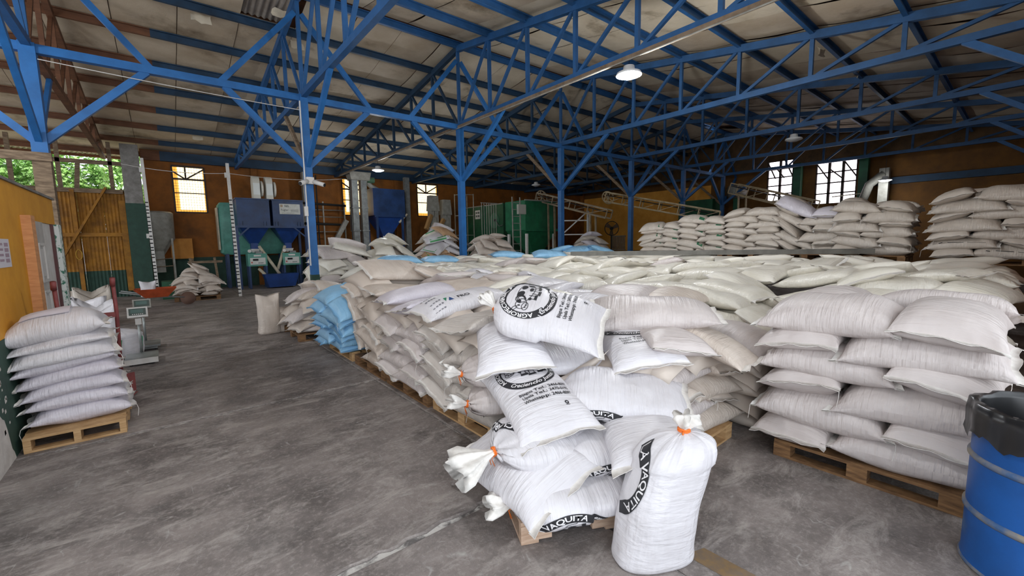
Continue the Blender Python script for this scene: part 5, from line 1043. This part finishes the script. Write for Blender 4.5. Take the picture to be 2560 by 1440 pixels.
t = thing('pedestal_fan', (17.0, 13.0, 0), 'big dark round fan before the lit ochre wall', 'fan'); C0 = Vector((17.0, 13.0, 2.2)); dv = Vector((-.63, -.77, 0)); av = Vector((.77, -.63, 0)); FD = mat('fan_dark', '#5b4632', .6)
obj('fan_cage', MB().tube([C0 + (av * math.cos(x) + Vector((0, 0, 1)) * math.sin(x)) * .34 for x in np.linspace(0, 2 * PI, 28)], .02, 6, False), DARK, t, True)
b = MB()
for k in range(24): x = 2 * PI * k / 24; b.bar(C0 + dv * .06, C0 + (av * math.cos(x) + Vector((0, 0, 1)) * math.sin(x)) * .34, .006, .006)
obj('cage_wire', b, DARK, t); obj('motor', MB().tube([C0 - dv * .12, C0 + dv * .04], .08, 10), DARK, t)
for k in range(3):
    x = 2 * PI * k / 3 + .5; r_ = av * math.cos(x) + Vector((0, 0, 1)) * math.sin(x); s_ = r_.cross(dv); obj('blade', MB().add([tuple(C0 + r_ * .06 - s_ * .04), tuple(C0 + r_ * .31 - s_ * .1), tuple(C0 + r_ * .31 + s_ * .12 + dv * .04), tuple(C0 + r_ * .06 + s_ * .05 + dv * .03), tuple(C0 + r_ * .06 - s_ * .04 - dv * .008), tuple(C0 + r_ * .31 - s_ * .1 - dv * .008), tuple(C0 + r_ * .31 + s_ * .12 + dv * .032), tuple(C0 + r_ * .06 + s_ * .05 + dv * .022)], [(0, 1, 2, 3), (7, 6, 5, 4), (0, 4, 5, 1), (1, 5, 6, 2), (2, 6, 7, 3), (3, 7, 4, 0)]), FD, t)
obj('fan_pole', MB().tube([C0 + Vector((.05, .06, 0)), (17.05, 13.06, 0)], .03, 8), DARK, t); obj('fan_base', MB().lathe((17.05, 13.06, 0), [(.28, 0), (.28, .03), (.03, .06)], 18), DARK, t)
t = thing('wall_vent', (23.2, 17.4, 1.0), 'slatted vent low on the lit ochre wall', 'vent')
for k in range(9): obj('vent_slat', MB().box(23.2, 23.25, 16.7 + .12 * k, 16.75 + .12 * k, 1.05, 1.85), GREYM, t)
obj('vent_frame', MB().bar((23.22, 16.65, 1.0), (23.22, 17.75, 1.0), .06, .06).bar((23.22, 16.65, 1.88), (23.22, 17.75, 1.88), .06, .06), GREYM, t)
t = thing('wall_machine_green', (21.5, 11, 0), 'dark green machine cabinet beyond the cream conveyor', 'machine'); obj('cabinet', MB().box(21.4, 22.6, 10.2, 12.0, 0, 3.6), GREEND, t); obj('upper_drum', MB().tube([(21.9, 9.6, 3.9), (22.5, 9.2, 3.9)], .32, 16), GREYM, t, True); obj('drum_stand', MB().box(22.1, 22.3, 9.3, 9.5, 0, 3.7), GREEND, t)
t = thing('grey_end_duct', (22.8, 4.2, 0), 'pale grey duct standing beside the lit lamp at the end wall', 'duct'); obj('duct', MB().box(22.3, 22.6, 3.7, 4.0, 0, 4.3), GREYM, t); obj('elbow', MB().tube([(22.4, 3.85, 4.1), (22.4, 4.3, 3.7), (22.4, 4.5, 3.0)], .16, 10), GREYM, t, True)
for n, (y, z) in enumerate(((7.0, 0), (4.6, 0))):
    t = thing('end_wall_post', (22.9, y, 0), 'dark green post %s the bright end window' % ('left of' if n == 0 else 'right of'), 'post'); obj('shaft', MB().box(22.75, 23.05, y - .15, y + .15, 0, 5.0), GREEND, t); obj('rail', MB().bar((22.7, y, 3.4), (22.7, y + 1.0, 3.35), .04, .04), CREAMS, t)
# grey round bin and its box at left
t = thing('round_bin', (-.2, 19.8, 0), 'grey round bin on legs beside the concrete pillar', 'bin')
obj('bin_shell', MB().lathe((-.2, 19.85, 0), [(.2, 1.35), (.55, 1.95), (.56, 2.85), (.5, 2.9)], 26), GREYM, t, True, auto=True); obj('spout', MB().box(-.35, .0, 19.5, 19.9, .75, 1.5), GREYM, t)
for x, y in ((-.68, 19.5), (.25, 19.5), (.25, 20.3)): obj('leg', MB().box(x - .03, x + .03, y - .03, y + .03, 0, 1.95), GREYM, t)
obj('ladder_bar', MB().bar((-.3, 19.4, 1.2), (.2, 19.35, 1.25), .03, .03).bar((-.3, 19.4, .95), (.2, 19.35, .98), .03, .03), WOODO, t)
t = thing('ochre_box', (.35, 19.9, 0), 'ochre painted box against the orange wall', 'box'); obj('box_body', MB().box(.2, .85, 20.1, 20.45, 1.2, 1.95), mat('ochre_box_paint', '#c5863a', .7, '#b5762c', 3), t)
for x in (.25, .8): obj('leg', MB().box(x - .04, x + .04, 20.15, 20.23, 0, 1.2), WOODO, t)
t = thing('wooden_rack', (1.2, 18.6, 0), 'rough wooden trestle behind the far aisle heap', 'trestle')
for x in (.75, 1.45): obj('trestle_leg', MB().bar((x, 18.4, 0), (x - .08, 18.5, 1.25), .07, .07), WOODO, t)
obj('trestle_top', MB().bar((.6, 18.5, 1.1), (1.6, 18.5, 1.1), .07, .08), WOODO, t)
# striped poles
for x, y, z0, z1, lab in ((-.27, 18.3, 0, 4.5, 'white and black striped pole beside the round bin'), (1.82, 16.37, 0, 4.26, 'white and black striped pole before the packing machine')):
    t = thing('striped_pole', (x, y, 0), lab, 'pole'); dx = -.05
    obj('pole', MB().bar((x, y, 0), (x + dx, y, z1), .085, .085), WHITE, t); b = MB(); rr = random.Random(int(x * 9) + 3)
    for k in range(26):
        z = .08 + k * .12 + rr.uniform(-.02, .02)
        if z < 3.1: q = x + dx * z / z1; b.box(q - .0445, q + .03, y - .0445, y + .0445, z, z + .035)
    obj('black_bands', b, DARK, t); obj('cable_clip', MB().box(x + dx - .09, x + dx + .05, y - .06, y + .06, z1 - .45, z1 - .3), WHITE, t)
w_ = MB(); pts = lambda a, b_, s: [tuple(Vector(a).lerp(Vector(b_), k / 12) - Vector((0, 0, s * 4 * (k / 12) * (1 - k / 12)))) for k in range(13)]
w_.tube(pts((-.85, 18.85, 4.35), (1.77, 16.37, 3.95), .1), .008, 4).tube(pts((1.77, 16.37, 3.95), (6.3, 18.9, 4.45), .12), .008, 4); tag(obj('overhead_wire', w_, WHITE), 'thin white wire strung between the striped pole and the elevator', 'wire')
w2 = MB().tube(pts((-1.25, 9.77, 4.52), (2.42, 9.77, 4.42), .02), .007, 5); tag(obj('overhead_wire', w2, WHITE), 'white cable sagging below the long blue beam at left', 'wire')
# cameras on the second post
t = thing('security_cameras', (2.5, 9.7, 2.95), 'pair of white bullet cameras on a junction box, on the blue post', 'camera')
obj('junction_box', MB().box(2.43, 2.57, 9.68, 9.77, 2.92, 3.06), WHITE, t)
for s in (-1, 1):
    a = Vector((2.5 + .06 * s, 9.7, 2.97)); b_ = a + Vector((.17 * s, -.14, -.07)); c_ = obj('camera_body', MB().tube([a, b_], .045, 12), WHITE, t, True); obj('lens', MB().tube([b_, b_ + (b_ - a).normalized() * .02], .035, 12), DARK, c_)
obj('conduit', MB().tube([(2.41, 9.76, 1.2), (2.41, 9.76, 4.6)], .014, 6), WHITE, t)
obj('switch_box', MB().box(2.36, 2.42, 9.7, 9.78, 2.25, 2.45), WHITE, t)
tag(obj('fuse_box', MB().box(-.42, -.32, 18.79, 18.84, 1.95, 2.1), WHITE), 'small white switch on the green pillar base', 'switch')
# ------------------------------------------------------------------ left foreground props
t = thing('hand_truck', (-.6, 6.1, 0), 'old dusty red steel hand truck behind the eight-high pile', 'hand truck')
for x0, x1, zt in ((-.43, -.47, 1.29), (-.84, -.78, 1.28)):
    obj('rail', MB().tube([(x0, 5.86, zt), (x0, 5.9, 1.0), (x1, 6.08, .05)], .017, 8), REDP, t, True); obj('grip', MB().tube([(x0 - .002, 5.85, zt - .02), (x0 + .004, 5.82, zt + .06)], .022, 8), REDP, t, True)
for z, y in ((.97, 5.9), (.6, 5.97), (.26, 6.03)): obj('crossbar', MB().bar((-.83, y, z), (-.44, y, z), .02, .05), REDP, t)
obj('centre_bar', MB().bar((-.635, 5.9, .99), (-.64, 6.07, .05), .05, .02, (0, 1, 0)), REDP, t)
obj('toe_plate', MB().add([(-.8, 6.07, .012), (-.43, 6.07, .012), (-.36, 6.3, .02), (-.8, 6.3, .02), (-.8, 6.07, .02), (-.43, 6.07, .02), (-.36, 6.3, .028), (-.8, 6.3, .028)], [(3, 2, 1, 0), (4, 5, 6, 7), (0, 1, 5, 4), (1, 2, 6, 5), (2, 3, 7, 6), (3, 0, 4, 7)]), REDP, t)
obj('side_plate', MB().add([(-.455, 6.05, .02), (-.37, 6.28, .05), (-.37, 6.28, .26), (-.44, 6.05, .3), (-.465, 6.055, .02), (-.38, 6.285, .05), (-.38, 6.285, .26), (-.45, 6.055, .3)], [(0, 1, 2, 3), (7, 6, 5, 4), (0, 4, 5, 1), (1, 5, 6, 2), (2, 6, 7, 3), (3, 7, 4, 0)]), REDP, t)
for x in (-.72, -.54): wh = obj('wheel', MB().tube([(x - .025, 5.93, .1), (x + .025, 5.93, .1)], .1, 20), DARK, t, True, auto=True); obj('hub', MB().tube([(x - .03, 5.93, .1), (x + .03, 5.93, .1)], .04, 12), STEEL, wh)
def scale(x, y, lab, plat, frame, disp_z, ph):
    t = thing('platform_scale', (x, y, 0), lab, 'scale', 'platform scales')
    obj('platform', MB().box(x - .17, x + .19, y - .22, y + .24, .07, .1), plat, t); obj('scale_base', MB().box(x - .13, x + .15, y - .18, y + .18, .03, .07), frame, t)
    if ph: obj('front_skirt', MB().box(x - .17, x + .19, y - .232, y - .22, .025, .1), WHITE, t)
    for i in (-1, 1):
        for j in (-1, 1): obj('foot', MB().lathe((x + .01 + .12 * i, y + .16 * j, 0), [(.02, 0), (.02, .03)], 8), DARK, t)
    yc = y + .26; obj('column', MB().tube([(x, yc, .05), (x, yc, disp_z - .05)], .017, 8), GALV, t, True); obj('bracket', MB().box(x - .035, x + .035, yc - .03, yc + .03, disp_z - .1, disp_z - .01), WHITE, t)
    b = MB().box(x - .115, x + .115, yc - .04, yc + .03, disp_z, disp_z + .15); b.rot(-.3, (x, yc, disp_z), 'X'); h = obj('display_case', b, WHITE if ph else GREYM, t)
    b = MB().box(x - .095, x + .095, yc - .046, yc - .04, disp_z + .03, disp_z + .13); b.rot(-.3, (x, yc, disp_z), 'X'); obj('screen_bezel', b, mat('bezel_green', '#20362c', .3), h)
    b = MB().box(x - .075, x + .065, yc - .05, yc - .046, disp_z + .06, disp_z + .115); b.rot(-.3, (x, yc, disp_z), 'X'); obj('screen', b, mat('lcd_green', '#46605a', .2), h)
    if ph:
        for k in range(6): b = MB().box(x - .06 + .022 * k, x - .047 + .022 * k, yc - .05, yc - .046, disp_z + .038, disp_z + .048); b.rot(-.3, (x, yc, disp_z), 'X'); obj('key', b, WHITE, h)
scale(-.38, 8.0, 'white platform scale with green display on a bright post', GALV, STEEL, .62, True)
scale(-.36, 9.0, 'grey platform scale behind the white-display one', STEEL, STEEL, .64, False)
t = thing('welding_machine', (-.78, 7.6, 0), 'small bright blue welding machine on a pine block behind the hand truck', 'welder'); SB = mat('welder_blue', '#1d86c9', .35)
obj('casing', MB().box(-.9, -.66, 7.5, 7.8, .13, .34), SB, t); obj('front_label', MB().box(-.76, -.68, 7.492, 7.5, .2, .31), mat('label_mixed', '#c9d3d8', .4, '#1f3550', 30, lo=.45, hi=.5), t); obj('knob', MB().tube([(-.81, 7.5, .2), (-.81, 7.45, .2)], .035, 12), GALV, t); obj('carry_handle', MB().tube([(-.86, 7.65, .34), (-.84, 7.65, .4), (-.72, 7.65, .4), (-.7, 7.65, .34)], .012, 6), DARK, t)
tag(obj('pine_block', MB().box(-.97, -.6, 7.48, 7.83, .0, .128), WOODN), 'pine board block under the small blue welding machine', 'wood block')
t = thing('wheelbarrow', (-.3, 15.3, 0), 'orange wheelbarrow in the far aisle before the round bin', 'wheelbarrow')
vs = [(-.72, 14.9, .52), (.18, 14.95, .52), (.18, 15.6, .52), (-.72, 15.6, .52), (-.5, 15.05, .28), (-.02, 15.08, .28), (-.02, 15.45, .28), (-.5, 15.45, .28)]; OB = mat('barrow_orange', '#b8502a', .6, '#94401f', 5)
obj('tray', MB().add(vs, [(0, 1, 5, 4), (1, 2, 6, 5), (2, 3, 7, 6), (3, 0, 4, 7), (4, 5, 6, 7)]), OB, t)
for y in (15.1, 15.4): obj('handle_bar', MB().tube([(.5, 15.25, .2), (-.2, y, .28), (-1.0, y + (.12 if y > 15.2 else -.12), .48)], .02, 6), STEEL, t, True); obj('leg', MB().bar((-.45, y, .28), (-.5, y, 0), .03, .03), STEEL, t)
obj('wheel', MB().tube([(.42, 15.2, .18), (.42, 15.3, .18)], .18, 18), mat('barrow_wheel', '#6d5347', .8), t, True)
upright('small_white_bag', -.42, 15.25, 0, .4, .3, .25, 'white bag with red print standing in the orange wheelbarrow', 'white', False, seed=31)[0].location.z = .3
t = thing('green_chest', (.28, 17.6, 0), 'dark green box between wheelbarrow and far aisle heap', 'box'); obj('chest', MB().box(-.15, .45, 17.2, 18.0, 0, .55), GREEND, t); obj('edge_post', MB().box(.42, .5, 17.15, 17.22, 0, .72), WOODO, t)
# ------------------------------------------------------------------ blue drum with black liner
DX, DY = 3.13, -.17
t = thing('steel_drum', (DX, DY, 0), 'dented blue steel drum lined with a black bag at the right edge', 'drum'); prof = [(.27, 0), (.285, .012), (.287, .03)]
DB = mat('drum_blue', '#1c5aa6', .42, '#174c8c', 3, col3='#5b7796', scale3=3, lo3=.6, hi3=.75, bump=.15, bscale=8)
body = [(.28, .0), (.288, .015), (.283, .03), (.283, .27), (.283, .285), (.283, .55), (.283, .565), (.283, .8), (.288, .81)]
obj('drum_shell', MB().lathe((DX, DY, 0), body, 48, caps=False), DB, t, True, auto=True)
RIB = mat('worn_rib', '#8d8577', .6, '#3e5e88', 9)
for z in (.285, .555): obj('rib', MB().lathe((DX, DY, z), [(.283, -.018), (.294, -.006), (.294, .006), (.283, .018)], 48), RIB, t, True)
obj('bottom_rim', MB().lathe((DX, DY, 0), [(.288, 0), (.292, .008), (.288, .02)], 48), RIB, t, True)
obj('inner_floor', MB().lathe((DX, DY, .1), [(.27, 0), (.27, .01)], 24), DARK, t)
vs = []; n = 72; rr = random.Random(4); pf = [(.2, .35), (.255, .55), (.268, .8), (.279, .83), (.298, .822), (.305, .77), (.303, .7), (.308, .655)]; wob = [rr.uniform(-1, 1) for _ in range(n)]
for i, (r_, z) in enumerate(pf):
    for k in range(n): a = 2 * PI * k / n; w1 = math.sin(9 * a + 1) * .5 + math.sin(17 * a) * .3 + wob[k] * .4; rr_ = r_ + (.011 * w1 if i >= 4 else -.008 * abs(w1)); vs.append((DX + rr_ * math.cos(a), DY + rr_ * math.sin(a), z + (.02 * math.sin(3 * a + 1) + .03 * w1) * (i == 7) + .006 * w1 * (i in (3, 4))))
fs = [(i * n + k, i * n + (k + 1) % n, (i + 1) * n + (k + 1) % n, (i + 1) * n + k) for i in range(len(pf) - 1) for k in range(n)]
obj('bin_liner', MB().add(vs, fs), mat('black_plastic', '#19191b', .28, spec=.6), t, True)
# orange sacks behind the far right stack
for k, (x, y, an) in enumerate(((11.2, .3, .3), (11.3, -.2, 1.2), (11.25, .1, .1))): sack(x, y, an, ['lowest', 'middle', 'upper'][k] + ' ochre sack piled behind the far right stack', 'tan', .8, .5, .26, group='ochre sacks behind the far right stack', nu=16, nt=16)
# ------------------------------------------------------------------ trees outside the mesh opening
LEAF = mat('sunlit_leaf', '#a5cf74', .6, '#84b45a', 2, col3='#c6e39a', scale3=3, lo3=.5, hi3=.7)
for n, (x, y, h, w2_, lab) in enumerate(((-5.2, 25.2, 6.4, 1.6, 'leafy tree outside behind the grey timber stub'), (-3.2, 24.8, 6.0, 1.4, 'leafy tree outside above the middle of the yellow gate'), (-1.2, 25.4, 6.4, 1.5, 'leafy tree outside next to the concrete pillar'))):
    t = thing('garden_tree', (x, y, 0), lab, 'tree', 'trees outside'); rr = random.Random(n + 50); obj('trunk', MB().tube([(x, y, 0), (x + .1, y, 2), (x - .05, y, 4.2)], .14, 8, True, [.16, .12, .06]), WOODO, t, True)
    vs = []; fs = []
    for k in range(4200):
        u = Vector((rr.gauss(0, 1), rr.gauss(0, 1), rr.gauss(0, 1))).normalized(); r_ = rr.uniform(.55, 1) * (1 + .25 * math.sin(5 * u.x + 3 * u.z + n)); c = Vector((x, y, h * .66)) + Vector((u.x * w2_, u.y * 1.1, u.z * h * .36)) * r_
        a = Vector((rr.gauss(0, 1), rr.gauss(0, 1), rr.gauss(0, .6))).normalized(); b_ = a.cross(u + Vector((.01, 0, .3))).normalized(); s_ = rr.uniform(.07, .15); i0 = len(vs)
        vs += [tuple(c - a * s_), tuple(c + b_ * s_ * .5), tuple(c + a * s_), tuple(c - b_ * s_ * .5)]; fs.append((i0, i0 + 1, i0 + 2, i0 + 3))
    obj('foliage', MB().add(vs, fs), LEAF, t)['kind'] = 'stuff'
struct('ground_outside', MB().box(-14, 24, 21.3, 40, -.4, -.1), mat('outside_ground', '#b5ab93', .9, '#9aa078', 2))
